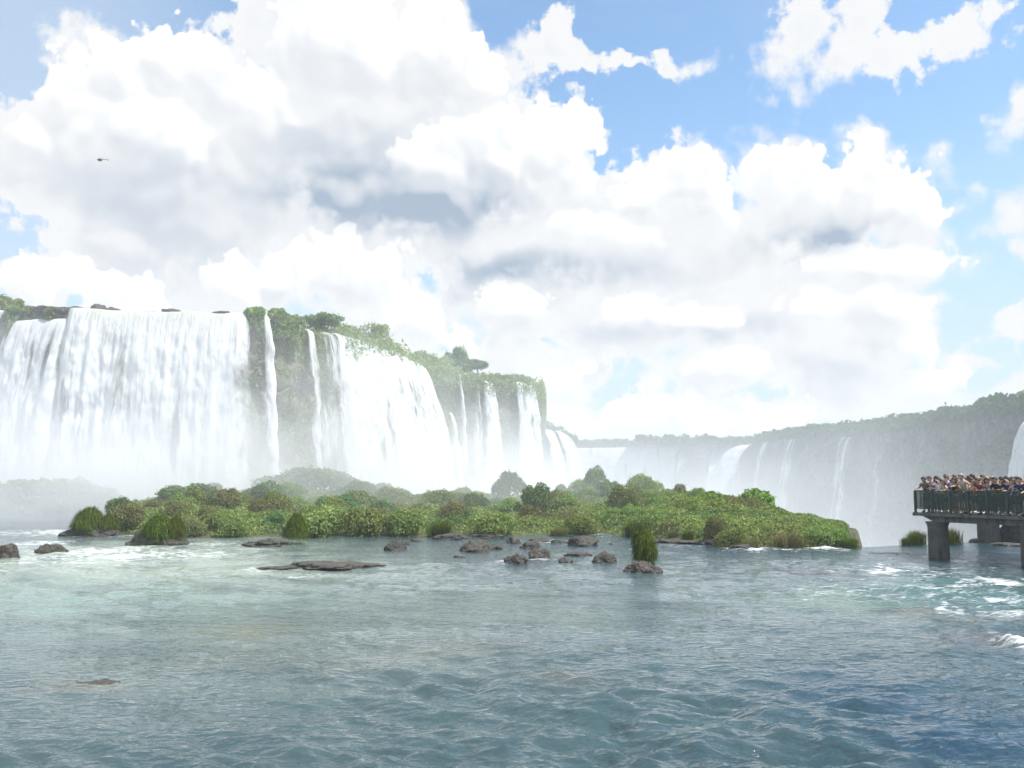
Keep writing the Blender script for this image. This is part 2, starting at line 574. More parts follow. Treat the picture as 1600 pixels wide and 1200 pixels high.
M = {}
M['leaf'] = leaf_mat('leaf_green', (0.185, 0.265, 0.085), (0.23, 0.30, 0.10), (0.33, 0.37, 0.16), 0.45)
M['leaf_dark'] = leaf_mat('leaf_dark', (0.115, 0.195, 0.075), (0.14, 0.22, 0.085), (0.20, 0.27, 0.115), 0.4)
M['leaf_bright'] = leaf_mat('leaf_bright', (0.15, 0.25, 0.05), (0.19, 0.29, 0.06), (0.28, 0.36, 0.12), 0.7)
M['leaf_dry'] = leaf_mat('leaf_dry', (0.18, 0.205, 0.09), (0.215, 0.215, 0.10), (0.30, 0.27, 0.15), 0.7)
M['blade'] = leaf_mat('grass_blade', (0.065, 0.115, 0.012), (0.10, 0.145, 0.018), (0.22, 0.20, 0.05), 1.4)
M['far_leaf'] = leaf_mat('far_leaf', (0.05, 0.085, 0.03), (0.07, 0.105, 0.035), (0.09, 0.12, 0.05), 0.1)


def rock_material(name, c1, c2, moss, moss_amt=0.5, scale=0.6, wet=True):
    m, t, out = mat_new(name)
    g = t.n('ShaderNodeNewGeometry')
    pos = g.outputs['Position']
    n1 = t.noise(pos, scale, 6.0, 0.65)
    n2 = t.noise(pos, scale * 5, 5.0, 0.6)
    c = t.mix(t.ramp(n1, 0.35, 0.65), c1, c2)
    c = t.mix(t.math('MULTIPLY', t.ramp(n2, 0.45, 0.7), 0.55), c, (c1[0] * 0.4, c1[1] * 0.4, c1[2] * 0.4, 1))
    mm = t.math('MULTIPLY', t.ramp(t.noise(pos, scale * 1.4, 5.0, 0.6), 0.42, 0.62), moss_amt)
    c = t.mix(mm, c, moss)
    rough = t.ramp(n2, 0.3, 0.7, 0.35 if wet else 0.7, 0.85)
    v = t.n('ShaderNodeTexVoronoi', feature='DISTANCE_TO_EDGE')
    t.put(v.inputs['Vector'], t.vec('MULTIPLY_ADD', t.noise(pos, scale * 2, 3.0, out='Color'), (0.5, 0.5, 0.5), pos))
    v.inputs['Scale'].default_value = scale * 1.6
    h = t.math('ADD', t.math('MULTIPLY', t.ramp(v.outputs['Distance'], 0.0, 0.12), 0.5), t.math('ADD', n1, n2))
    p = principled(t, c, rough, 0.45, Normal=bump(t, h, 0.9, 0.25 / scale * 0.6))
    t.put(out.inputs[0], p.outputs[0])
    return m


M['basalt'] = rock_material('basalt', (0.042, 0.036, 0.032), (0.09, 0.075, 0.064), (0.10, 0.11, 0.045), 0.25, 2.2)
M['cliff'] = rock_material('cliff_rock', (0.11, 0.085, 0.07), (0.17, 0.13, 0.11), (0.075, 0.105, 0.035), 0.9, 0.16)
M['cliff_far'] = rock_material('cliff_rock_far', (0.055, 0.055, 0.055), (0.08, 0.075, 0.07), (0.04, 0.06, 0.03), 0.7, 0.06)
M['earth'] = rock_material('island_earth', (0.08, 0.075, 0.04), (0.10, 0.10, 0.045), (0.06, 0.085, 0.025), 0.9, 0.7, False)
M['bark'] = rock_material('bark', (0.09, 0.07, 0.055), (0.14, 0.115, 0.09), (0.08, 0.08, 0.04), 0.3, 3.0, False)


def fall_material(name, thr=0.0, white=(0.84, 0.865, 0.88)):
    """White water: streaks long in the fall direction, broken into falling clumps; gaps where the attribute 'dens' is low."""
    m, t, out = mat_new(name)
    uv = t.n('ShaderNodeUVMap').outputs[0]
    dens = t.attr('dens')
    w = t.noise(t.vec('MULTIPLY', uv, (0.30, 0.05, 1)), 1.0, 3.0, out='Color')
    uvw = t.vec('MULTIPLY_ADD', t.vec('SUBTRACT', w, (0.5, 0.5, 0.5)), (1.6, 2.5, 0), uv)
    s1 = t.noise(t.vec('MULTIPLY', uvw, (1.1, 0.045, 1)), 1.0, 5.0, 0.65)
    s2 = t.noise(t.vec('MULTIPLY', uvw, (2.4, 0.35, 1)), 1.0, 5.0, 0.62)
    s3 = t.noise(t.vec('MULTIPLY', uvw, (0.22, 0.03, 1)), 1.0, 3.0, 0.5)
    s4 = t.noise(t.vec('MULTIPLY', uvw, (0.40, 0.13, 1)), 1.0, 5.0, 0.6)
    k = t.math('ADD', t.math('MULTIPLY', s1, 0.38), t.math('ADD', t.math('MULTIPLY', s2, 0.32), t.math('MULTIPLY', s4, 0.40)))
    a = t.ramp(t.math('ADD', t.math('MULTIPLY_ADD', dens, 0.62, -0.62 - thr), k), 0.30, 0.56)
    green = t.math('MULTIPLY', t.attr('lip'), t.ramp(s3, 0.35, 0.6))
    col = t.mix(t.math('MULTIPLY', green, 0.7), (*white, 1), (0.42, 0.47, 0.26, 1))
    col = t.mix(t.ramp(t.math('ADD', t.math('MULTIPLY', s4, 0.5), t.math('ADD', t.math('MULTIPLY', s1, 0.2), t.math('MULTIPLY', s2, 0.3))), 0.51, 0.36, 0.0, 0.7), col, (0.64, 0.685, 0.71, 1))  # grey-blue shadows between the bright plumes, painted into the colour
    nb = bump(t, t.math('ADD', s4, s2), 0.7, 0.6)
    d = t.n('ShaderNodeBsdfDiffuse')
    t.put(d.inputs[0], col)
    t.put(d.inputs['Normal'], nb)
    tl = t.n('ShaderNodeBsdfTranslucent')
    t.put(tl.inputs[0], col)
    mx = t.n('ShaderNodeMixShader')
    mx.inputs[0].default_value = 0.35
    t.put(mx.inputs[1], d.outputs[0])
    t.put(mx.inputs[2], tl.outputs[0])
    tp = t.n('ShaderNodeBsdfTransparent')
    m2 = t.n('ShaderNodeMixShader')
    t.put(m2.inputs[0], a)
    t.put(m2.inputs[1], tp.outputs[0])
    t.put(m2.inputs[2], mx.outputs[0])
    t.put(out.inputs[0], m2.outputs[0])
    return m


M['fall'] = fall_material('white_water')


# ------------------------------------------------------------------ the river
# white water: photo pixel of each patch on the river, half sizes, strength
FOAM = [
    (160, 862, 120, 12, 0.8), (300, 868, 120, 9, 0.6), (60, 850, 70, 10, 0.7), (215, 872, 90, 8, 0.8), (20, 880, 60, 8, 0.6), (330, 850, 70, 7, 0.6), (130, 832, 200, 8, 0.75),
    (420, 884, 60, 5, 0.45), (395, 892, 40, 5, 0.7), (480, 900, 60, 6, 0.45), (260, 898, 200, 8, 0.35), (640, 897, 160, 7, 0.3), (790, 878, 50, 5, 0.6), (840, 874, 40, 4, 0.6), (700, 880, 70, 5, 0.35),
    (930, 832, 38, 5, 0.95), (860, 846, 90, 5, 0.6), (1220, 856, 50, 6, 0.95), (1270, 854, 55, 8, 1.1), (1170, 858, 50, 4, 0.8), (1060, 853, 70, 4, 0.5), (1000, 858, 40, 4, 0.5),
    (1385, 893, 60, 6, 0.78), (1460, 892, 60, 5, 0.4), (1555, 910, 60, 7, 0.86), (1500, 914, 40, 6, 0.7), (1570, 936, 60, 6, 0.7), (1520, 934, 40, 5, 0.45), (1490, 955, 55, 7, 0.62), (1565, 960, 65, 6, 0.74), (1390, 938, 30, 5, 0.5), (1230, 930, 60, 6, 0.4), (1330, 926, 60, 6, 0.45), (1450, 870, 90, 5, 0.4), (1370, 862, 40, 5, 0.3),
    (1480, 930, 180, 45, 0.50), (1430, 895, 190, 26, 0.50), (1300, 925, 160, 20, 0.42), (180, 866, 240, 24, 0.62), (1250, 880, 150, 14, 0.32), (1585, 1006, 32, 14, 0.95), (300, 1045, 160, 14, 0.22), (180, 1075, 80, 10, 0.3), (560, 1020, 160, 14, 0.2), (60, 1110, 140, 20, 0.12), (330, 1110, 140, 22, 0.22), (1000, 1000, 70, 8, 0.18), (700, 920, 200, 10, 0.2), (120, 920, 160, 10, 0.22),
]
TINT = [   # aerated or shallow water colours; the dark blue patch is a painted sky reflection
    (700, 940, 1100, 80, (0.105, 0.145, 0.145), 0.75), (300, 1050, 500, 80, (0.085, 0.12, 0.115), 0.6), (900, 1120, 700, 70, (0.045, 0.08, 0.088), 0.6),
    (150, 870, 300, 45, (0.27, 0.325, 0.265), 0.85), (330, 890, 220, 25, (0.255, 0.31, 0.25), 0.75), (150, 935, 260, 35, (0.14, 0.22, 0.19), 0.7),
    (1480, 925, 170, 42, (0.055, 0.12, 0.11), 0.6), (1430, 905, 130, 22, (0.06, 0.14, 0.125), 0.5), (1290, 935, 120, 16, (0.09, 0.16, 0.12), 0.7), (1430, 955, 60, 8, (0.18, 0.12, 0.07), 0.25), (1530, 968, 80, 9, (0.16, 0.12, 0.08), 0.3),
    (1560, 1000, 100, 16, (0.09, 0.07, 0.075), 0.4), (400, 985, 90, 18, (0.15, 0.14, 0.09), 0.35), (120, 1070, 70, 10, (0.14, 0.11, 0.06), 0.4), (450, 1035, 180, 16, (0.12, 0.11, 0.08), 0.35), (700, 1010, 120, 14, (0.12, 0.11, 0.09), 0.4),
    (1450, 1125, 190, 110, (0.014, 0.045, 0.085), 0.6), (900, 1060, 60, 12, (0.12, 0.09, 0.07), 0.3), (1290, 895, 120, 10, (0.05, 0.05, 0.07), 0.6),
]
CHOP = [   # rougher (+) and calmer (-) reaches
    (1000, 925, 110, 30, -0.35), (560, 930, 260, 40, -0.2), (1250, 1080, 420, 90, 0.2),
    (160, 865, 260, 30, 1.3), (1480, 930, 190, 45, 1.2), (1260, 875, 160, 20, 0.5), (800, 1190, 1200, 60, 0.4), (900, 1090, 420, 70, 0.25), (240, 1030, 280, 34, -0.5), (900, 945, 320, 32, -0.6), (520, 955, 280, 32, -0.6), (300, 1110, 160, 22, -0.4), (100, 1000, 240, 25, -0.4), (200, 1120, 200, 20, -0.2),
]
LIP = [(21.5, -200), (150, -200), (150, 40), (60, 57), (40, 58), (29, 57), (20, 52.5), (17.5, 62), (16, 90), (14, 160), (12, 262)]


def ground_gauss(x, y, px, py, wx, wy):
    c = G(px, py)
    d = c[1]
    sx = wx / F * d
    sy = 0.5 * abs(G(px, py - wy * 0.9)[1] - G(px, py + wy)[1])
    return np.exp(-(((x - c[0]) / sx) ** 2 + ((y - c[1]) / sy) ** 2))


def lip_dist(x, y):
    """Distance past the lip of the gorge, positive over the edge (sampled against the lip's polyline)."""
    pts = np.array([(400, 38), (60, 58), (44, 60.5), (30, 59.0), (20.5, 54.8), (17.5, 62), (16, 90), (14, 160), (12, 262), (12, 600)], float)
    best = np.full(x.shape, 1e9)
    for (ax, ay), (bx, by) in zip(pts[:-1], pts[1:]):
        dx, dy = bx - ax, by - ay
        t = np.clip(((x - ax) * dx + (y - ay) * dy) / (dx * dx + dy * dy), 0, 1)
        best = np.minimum(best, np.hypot(x - ax - t * dx, y - ay - t * dy))
    ylip = np.interp(x, [20.5, 30, 44, 60, 400], [54.8, 59.0, 60.5, 58, 38])
    xlip = np.interp(y, [54.8, 62, 90, 160, 262], [20.5, 17.5, 16, 14, 12])
    over = np.where(x > 20.5, y > ylip, (y > 54.8) & (x > xlip))
    return np.where(over, best, -best)


def wave_height(x, y, cell):
    wob = fbm(x / 9 + 3, y / 7, 0.0, 2)
    chop = np.full(x.shape, 0.62)
    for px, py, wx, wy, s in CHOP:
        chop = chop + s * ground_gauss(x, y, px, py, wx, wy)
    chop = np.clip(chop + 0.5 * wob, 0.12, 2.4)
    xr, yr = x * 0.94 - y * 0.34, x * 0.34 + y * 0.94
    h = np.zeros(x.shape)
    for lam, ast, amp, rid in ((7.0, 1.6, 0.035, 0), (3.1, 1.7, 0.035, 0), (1.5, 1.6, 0.055, 1), (0.8, 1.5, 0.085, 1), (0.42, 1.35, 0.085, 1), (0.24, 1.25, 0.052, 1), (0.14, 1.2, 0.028, 0)):
        k = smooth(1.5, 3.5, lam / cell)
        if not (k > 0).any():
            continue
        wx, wy = xr + 0.35 * lam * perlin(xr / lam / 2.3, yr / lam / 2.3, 31.0 + lam), yr + 0.35 * lam * perlin(xr / lam / 2.3, yr / lam / 2.3, 57.0 + lam)
        n = perlin(wx / (lam * ast * 1.25) + 0.35 * wob, wy / (lam * 0.8) + lam * 7.7, lam)
        if rid:
            n = n + 0.55 * n * np.abs(n) + 0.25 * (0.25 - np.abs(perlin(wx / (lam * ast * 1.6) + 9, wy / lam, lam + 3)))
        h = h + amp * k * n
    return h * chop, chop


def build_river():
    na, r0, r1, step = 1000, 6.5, 300.0, 0.0060
    nr = int(math.log(r1 / r0) / step)
    ang = np.linspace(math.radians(-52), math.radians(58), na)
    r = r0 * np.exp(np.arange(nr) * step)
    R_, A_ = np.meshgrid(r, ang, indexing='ij')
    x, y = R_ * np.sin(A_), R_ * np.cos(A_)
    cell = R_ * 0.0066
    h, chop = wave_height(x, y, cell)
    foam = np.zeros(x.shape)
    for px, py, wx, wy, s in FOAM:
        foam = np.maximum(foam, s * ground_gauss(x, y, px, py, wx, wy))
    foam = np.maximum(foam, smooth(95, 130, y) * 0.9)
    tint = np.empty(x.shape + (3,))
    tint[:] = (0.024, 0.052, 0.064)
    for px, py, wx, wy, c, s in TINT:
        g = (s * ground_gauss(x, y, px, py, wx, wy) * np.clip(1 + 0.8 * fbm(x / 3, y / 2, 1.3, 3), 0, 1.4))[..., None]
        g = np.clip(g, 0, 1)
        tint = tint * (1 - g) + np.array(c) * g
    # foam heaps stand up
    heap = np.clip(foam - 0.25, 0, 1.2)
    n = fbm(x / 0.9, y / 0.7, 2.2, 3)
    h = h + heap * (0.05 + 0.20 * np.abs(n)) * smooth(1, 3, 1.8 / cell)
    c = G(1585, 1010)
    h = h + 0.18 * np.exp(-((x - c[0]) / 0.5) ** 2 - ((y - c[1]) / 0.4) ** 2) * (1 + 1.1 * n)
    s = lip_dist(x, y)
    h = h - smooth(-3, 0, s) * 0.06 - np.clip(s, 0, 99) ** 2 * 0.35
    keep = (s < 8.0)
    crest = smooth(0.10, 0.26, h) * smooth(0.7, 1.6, chop) * 0.0
    foam = np.maximum(foam, crest)
    foam = np.maximum(foam, smooth(0.5, 3.5, s))
    m, t, out = mat_new('river_water')
    pos = t.n('ShaderNodeNewGeometry').outputs['Position']
    fa = t.attr('foam')
    f1 = t.noise(t.vec('MULTIPLY', pos, (0.9, 1.5, 1.0)), 1.3, 8.0, 0.68, dist=0.6)
    f2 = t.noise(t.vec('MULTIPLY', pos, (0.55, 1.6, 1.0)), 5.0, 4.0, 0.6)
    ff = t.math('MULTIPLY_ADD', f1, 0.62, t.math('MULTIPLY', f2, 0.38))
    thr = t.math('MULTIPLY_ADD', t.math('MINIMUM', fa, 1.15), -0.27, 0.665)
    fm = t.ramp(t.math('SUBTRACT', ff, thr), -0.05, 0.17)
    b1 = t.noise(t.vec('MULTIPLY', pos, (0.7, 1.2, 1.0)), 5.0, 2.0, 0.5)
    nb = bump(t, b1, 0.75, 0.10)
    w = principled(t, t.attr('tint', 'Color'), 0.045, 0.5, IOR=1.333, Normal=nb)
    fo = principled(t, (0.80, 0.83, 0.84, 1), 0.75, 0.2, Normal=bump(t, f1, 0.8, 0.15))
    mx = t.n('ShaderNodeMixShader')
    t.put(mx.inputs[0], fm)
    t.put(mx.inputs[1], w.outputs[0])
    t.put(mx.inputs[2], fo.outputs[0])
    t.put(out.inputs[0], mx.outputs[0])
    M['water'] = m
    o = mesh_np('river_water', np.stack([x, y, h], -1), grid_faces(nr, na, keep)[:, ::-1], m,
                attrs={'foam': foam.ravel(), 'tint': tint.reshape(-1, 3)})
    tag(o, kind='structure')
    # the river bed continues under and around the sheet, and the gorge floor below
    m2, t2, o2 = mat_new('gorge_floor')
    p2 = t2.n('ShaderNodeNewGeometry').outputs['Position']
    cc = t2.mix(t2.ramp(t2.noise(p2, 0.05, 6.0), 0.4, 0.6), (0.10, 0.16, 0.15, 1), (0.65, 0.7, 0.7, 1))
    t2.put(o2.inputs[0], principled(t2, cc, 0.5).outputs[0])
    gx, gy = np.meshgrid(np.linspace(-395, 415, 28), np.linspace(-55, 895, 34))
    gz = -45 + 1.5 * fbm(gx / 40, gy / 40, 0.0, 3)
    tag(mesh_np('ground', np.stack([gx, gy, gz], -1).reshape(-1, 3), grid_faces(34, 28), m2), kind='structure')
    m3, t3, o3 = mat_new('river_bed')
    t3.put(o3.inputs[0], principled(t3, (0.05, 0.07, 0.06, 1), 0.5).outputs[0])
    # bed slab behind and below the camera side of the river
    tag(box_mesh('riverbed', (-300, -50, -40), (11.5, 262, -1.2), m3), kind='structure')
    tag(box_mesh('riverbed', (11.6, -50, -40), (150, 49, -1.2), m3), kind='structure')


build_river()


# ------------------------------------------------------------------ cliffs
class Rim:
    def __init__(self, pts, spacing):
        a = np.array([[p[0], *P(p[0], p[1], p[2])] for p in pts])
        n = 40 * (len(a) - 1) + 1
        u = np.linspace(0, len(a) - 1, n)
        idx = np.arange(len(a))
        dense = np.stack([np.interp(u, idx, a[:, k]) for k in range(4)], 1)
        for _ in range(30):
            dense[1:-1] = 0.25 * dense[:-2] + 0.5 * dense[1:-1] + 0.25 * dense[2:]
        L = np.concatenate([[0], np.cumsum(np.hypot(np.diff(dense[:, 1]), np.diff(dense[:, 2])))])
        s = np.arange(0, L[-1], spacing)
        self.s = s
        self.px, self.x, self.y, self.z = (np.interp(s, L, dense[:, k]) for k in range(4))
        self.L = L[-1]
        tx, ty = np.gradient(self.x), np.gradient(self.y)
        q = np.hypot(tx, ty)
        self.nx, self.ny = ty / q, -tx / q

    def at(self, s):
        return tuple(np.interp(s, self.s, a) for a in (self.x, self.y, self.z, self.nx, self.ny))

    def s_of(self, px):
        return float(np.interp(px, self.px, self.s)) if self.px[-1] > self.px[0] else float(np.interp(-px, -self.px, self.s))


RIM_A = Rim([(-330, 470, 190), (-160, 474, 150), (-60, 482, 142), (0, 488, 139), (60, 488, 138), (110, 486, 137), (250, 489, 138), (380, 493, 140), (410, 494, 143), (460, 506, 149), (480, 513, 153),
             (560, 535, 171), (620, 556, 191), (660, 575, 208), (700, 586, 226), (740, 590, 234), (770, 600, 238), (805, 598, 242), (830, 603, 247), (836, 612, 262), (839, 625, 290), (841, 645, 340), (842, 668, 420)], 0.6)
RIM_B = Rim([(836, 668, 450), (850, 671, 460), (870, 674, 468), (886, 682, 474), (894, 688, 482), (896, 692, 520), (897, 697, 640)], 1.5)
RIM_C = Rim([(870, 701, 700), (960, 700, 692), (1062, 699, 690), (1070, 697, 660), (1100, 696, 655), (1110, 697, 690), (1150, 697, 680), (1186, 694, 640)], 2.0)
RIM_D = Rim([(1176, 690, 660), (1190, 686, 600), (1250, 678, 513), (1290, 675, 471), (1350, 673, 420), (1400, 665, 385), (1450, 657, 355), (1500, 648, 330), (1550, 639, 308), (1600, 632, 289), (1700, 614, 257), (1900, 572, 210)], 1.5)


def cliff(name, rim, zb, mat, amp, lam, rows, back=40.0, lean=0.0):
    s = rim.s
    v = np.linspace(0, 1, rows)
    S, Vv = np.meshgrid(np.arange(len(s)), v, indexing='xy')
    x0, y0, z0, nx, ny = (a[S] for a in (rim.x, rim.y, rim.z, rim.nx, rim.ny))
    z = z0 + (zb - z0) * Vv
    d = amp * (fbm(x0 / lam, y0 / lam, z / lam * 0.8, 4) + 0.5 * np.abs(fbm(x0 / lam * 3, y0 / lam * 3, z / lam, 3)))
    ledge = 0.35 * amp * np.abs(perlin(z / 3.1 + fbm(x0 / 20, y0 / 20, 0.0, 2), x0 / 30, y0 / 30))
    d = (d + ledge) * smooth(0.0, 0.12, Vv) - 0.6 + lean * Vv
    pts = np.stack([x0 + nx * d, y0 + ny * d, z + 0.25 * amp * fbm(x0 / 4, y0 / 4, 0.0, 2) * (1 - Vv)], -1)
    # plateau behind the rim
    top = []
    for k, b in enumerate((back, back * 0.4, back * 0.15, 2.0)):
        top.append(np.stack([rim.x - rim.nx * b, rim.y - rim.ny * b, rim.z - 0.4 + 0.02 * b], -1))
    pts = np.concatenate([np.stack(top), pts], 0)
    o = mesh_np(name, pts.reshape(-1, 3), grid_faces(pts.shape[0], pts.shape[1]), mat)
    return tag(o, kind='structure'), pts[4:]


_, CL_A = cliff('cliff', RIM_A, -41.0, M['cliff'], 2.3, 9.0, 110, 45.0, 2.0)
_, CL_B = cliff('cliff', RIM_B, -44.0, M['cliff_far'], 2.0, 14.0, 50, 30.0, 3.0)
_, CL_C = cliff('cliff', RIM_C, -44.0, M['cliff_far'], 2.5, 16.0, 40, 60.0, 4.0)
_, CL_D = cliff('cliff', RIM_D, -44.0, M['cliff_far'], 3.0, 18.0, 60, 80.0, 4.0)


def waterfall(rim, p0, p1, label, throw=1.3, start=0.3, zb=-0.6, dens=1.0, drop0=0.0, widen=0.0, rows=110, cols=None, edge=0.12, lip=0.0, holes=(), group='waterfalls pouring over the cliff', mat=None, coarse=1.0, edge_soft=1.0):
    s0, s1 = sorted((rim.s_of(p0), rim.s_of(p1)))
    n = cols or int(np.clip((s1 - s0) / (0.22 * coarse), 14, 420))
    q = np.linspace(0, 1, n)
    s = s0 + (s1 - s0) * q
    x, y, z, nx, ny = rim.at(s)
    z = z - drop0 + (0.35 * fbm(s / 7.0, s / 31.0, 1.7, 3) if coarse == 1.0 else 0.0)
    v = np.linspace(0, 1, rows) ** 1.15
    V_, Q = np.meshgrid(v, q, indexing='ij')
    H = (z[None, :] - zb)
    drop = V_ * H
    streak = fbm((s[None, :] + 0 * V_) / 1.6 / coarse, drop / 16, 0.0, 4) + 0.5 * fbm((s[None, :] + 0 * V_) / 0.6 / coarse, drop / 5, 5.0, 3)
    round_ = np.clip(np.minimum(Q, 1 - Q) / edge, 0, 1) ** 0.5
    thr_ = throw if np.isscalar(throw) else (throw[0] + (throw[1] - throw[0]) * Q)
    plume = fbm((s[None, :] + 0 * V_) / 2.6 / coarse + 3, drop / 4.5 - 0.25 * np.abs((s[None, :] / 2.6 / coarse) % 1 - 0.5), 7.0, 3)
    out = (start + thr_ * np.sqrt(np.clip(drop, 0, None)) * (0.75 + 0.25 * round_) * (1 + 0.07 * streak)) * (0.25 + 0.75 * round_) + (0.22 * streak + 0.5 * plume) * smooth(0, 0.25, V_)
    # lateral spread as it falls
    tx, ty = -ny, nx
    lat = (Q - 0.5) * widen * np.sqrt(V_) + 0.25 * fbm(drop / 6, (s[None, :] + 0 * V_) / 3, 9.0, 2) * V_
    X = x[None, :] + nx[None, :] * out + tx[None, :] * lat * (1 if True else 0)
    Y = y[None, :] + ny[None, :] * out + ty[None, :] * lat
    Zr = z[None, :] + 0.25 - drop + 0 * Q
    # a short run of water over the rim
    back = [np.stack([x - nx * b, y - ny * b, z + 0.28 + 0.03 * b], -1) for b in (6.0, 2.5, 0.8)]
    pts = np.concatenate([np.stack(back), np.stack([X, Y, Zr], -1)], 0)
    de = dens - (1 - smooth(0, edge * 0.9, np.minimum(Q, 1 - Q))) * 0.75 * edge_soft
    de = de + 0.30 * fbm((s[None, :] + 0 * V_) / 5, drop / 22, 3.0, 3)
    for (hq, hv, rq, rv, st) in holes:
        de = de - st * np.exp(-((Q - hq) / rq) ** 2 - ((V_ - hv) / rv) ** 2)
    de = np.concatenate([np.repeat(de[:1], 3, 0), de], 0)
    lipa = np.concatenate([np.ones((3, n)), np.clip(1 - V_ * 9, 0, 1)], 0) * lip
    uv = np.stack([np.broadcast_to(s[None, :], pts.shape[:2]), np.concatenate([np.full((3, n), -1.0), drop], 0)], -1)
    o = mesh_np('waterfall', pts.reshape(-1, 3), grid_faces(pts.shape[0], n), mat or M['fall'], attrs={'dens': de.ravel(), 'lip': lipa.ravel()}, uv=uv.reshape(-1, 2))
    return tag(o, label, 'waterfall', group)


waterfall(RIM_A, -200, 24, 'white waterfall at the left border, beside the rocky mound on the cliff rim', 1.7, 0.8, dens=1.15, edge=0.06)
waterfall(RIM_A, 18, 124, 'thin hazy waterfall running over mossy ledges below the rocky mound', 1.2, 0.5, dens=1.06, drop0=1.6, edge=0.08, edge_soft=0.5, holes=((0.80, 0.22, 0.035, 0.16, 0.6), (0.93, 0.24, 0.03, 0.18, 0.6), (0.55, 0.25, 0.03, 0.3, 0.3), (0.10, 0.08, 0.06, 0.10, 0.6)))
waterfall(RIM_A, 108, 386, 'broad thundering waterfall, the widest curtain, with a yellow-green lip', 1.25, 0.6, dens=1.14, edge=0.05, lip=0.8, edge_soft=0.6,
          holes=((0.36, 0.35, 0.035, 0.2, 0.45), (0.66, 0.62, 0.03, 0.18, 0.5), (0.05, 0.5, 0.06, 0.4, 0.25), (0.96, 0.5, 0.03, 0.6, 0.25)))
waterfall(RIM_A, 404, 417, 'single narrow stream falling between two mossy columns right of the widest curtain', 0.75, 0.5, dens=1.02, edge=0.3, widen=0.6)
waterfall(RIM_A, 386, 400, 'faint trickle beside the right edge of the widest curtain', 1.0, 0.5, dens=0.62, edge=0.2)
waterfall(RIM_A, 448, 464, 'faint threads of water on the mossy column under the leafy knoll', 0.4, 0.6, dens=0.60, edge=0.2, drop0=2)
waterfall(RIM_A, 474, 486, 'slim white stream at the left end of the curved waterfall', 0.55, 0.5, dens=0.95, edge=0.25, widen=0.5, drop0=0.6)
waterfall(RIM_A, 484, 520, 'broken threads of water over bright moss left of the curved waterfall', (0.45, 0.8), 0.6, dens=0.70, edge=0.15, drop0=0.4)
waterfall(RIM_A, 512, 606, 'large curved waterfall leaping off the cliff below the round tree', (0.8, 1.75), 0.8, dens=1.04, edge=0.06)
waterfall(RIM_A, 603, 652, 'billowing white waterfall spreading beside the brown bare rock face', 1.75, 0.8, dens=0.98, edge=0.14, widen=3.5)
waterfall(RIM_A, 694, 699, 'slender waterfall sliding down from a mossy ledge right of the brown rock', 0.9, 1.2, dens=0.92, edge=0.3, drop0=10, widen=1.5)
waterfall(RIM_A, 708, 713, 'straight slender waterfall beneath the flat-topped tree', 0.6, 1.4, dens=0.9, edge=0.3)
waterfall(RIM_A, 722, 744, 'bunch of thin parallel water threads in the shaded recess', 0.6, 1.2, dens=0.74, edge=0.2)
waterfall(RIM_A, 752, 768, 'wedge-shaped waterfall widening towards its foot', 0.8, 0.9, dens=1.06, edge=0.25, widen=6.0, drop0=0.5)
waterfall(RIM_A, 800, 830, 'last waterfall of the long cliff, below the drooping green cape', 0.7, 0.8, dens=1.0, edge=0.18, widen=3.0, zb=-30)
waterfall(RIM_B, 840, 862, 'pale waterfall behind the end of the long cliff', 2.2, 0.6, zb=-30, dens=1.0, edge=0.15, coarse=3)
waterfall(RIM_B, 862, 886, 'pale arching waterfall at the tip of the hazy headland', 2.6, 0.6, zb=-30, dens=1.0, edge=0.15, coarse=3)
waterfall(RIM_C, 880, 1062, 'wide distant curtain of water at the head of the gorge', 1.6, 0.6, zb=-40, dens=1.1, edge=0.03, coarse=4, lip=0.6)
waterfall(RIM_C, 1066, 1082, 'faint strand of water on the dark rock between two distant curtains', 1.2, 1.5, zb=-40, dens=0.72, edge=0.3, coarse=3, drop0=4)
waterfall(RIM_C, 1106, 1186, 'foaming distant waterfall bursting from a notch next to the right wall', 5.5, 1.0, zb=-40, dens=1.14, edge=0.06, coarse=4)
for a, b, dn, lab in ((1197, 1211, 0.84, 'first thin waterfall on the shaded right wall, next to the foaming notch'), (1238, 1255, 0.82, 'second thin waterfall on the shaded right wall'),
                      (1322, 1348, 0.76, 'broad veil of water in the middle of the shaded right wall'), (1390, 1400, 0.74, 'narrow veil of water on the right wall above the viewing platform corner')):
    waterfall(RIM_D, a, b, lab, 1.4, 2.5, zb=-40, dens=dn, edge=0.25, coarse=4, drop0=3, group='waterfalls on the shaded right wall')
waterfall(RIM_D, 1618, 1760, 'bright waterfall jutting from the right wall at the right border', 2.0, 5.0, zb=-40, dens=1.08, edge=0.12, coarse=3, drop0=6, group='waterfalls on the shaded right wall')


# ------------------------------------------------------------------ foliage builders
def leaves(C, N, size, rng, aspect=1.6, face=0.5, droop=0.0):
    """One quad per leaf clump: centres C, outward directions N."""
    n = len(C)
    r = rng.normal(size=(n, 3))
    nn = N * face + r * (1 - face) * 0.8
    nn /= np.linalg.norm(nn, axis=1)[:, None] + 1e-9
    a = np.cross(nn, rng.normal(size=(n, 3)))
    a /= np.linalg.norm(a, axis=1)[:, None] + 1e-9
    b = np.cross(nn, a)
    sz = (size * rng.uniform(0.55, 1.3, n))[:, None]
    a, b = a * sz * aspect * 0.5, b * sz * 0.5
    V = np.stack([C - a, C - b * 0.9 + a * 0.1, C + a - np.array([0, 0, 1]) * sz * droop, C + b * 0.9 + a * 0.1], 1)
    return V.reshape(-1, 3), np.arange(4 * n).reshape(-1, 4)


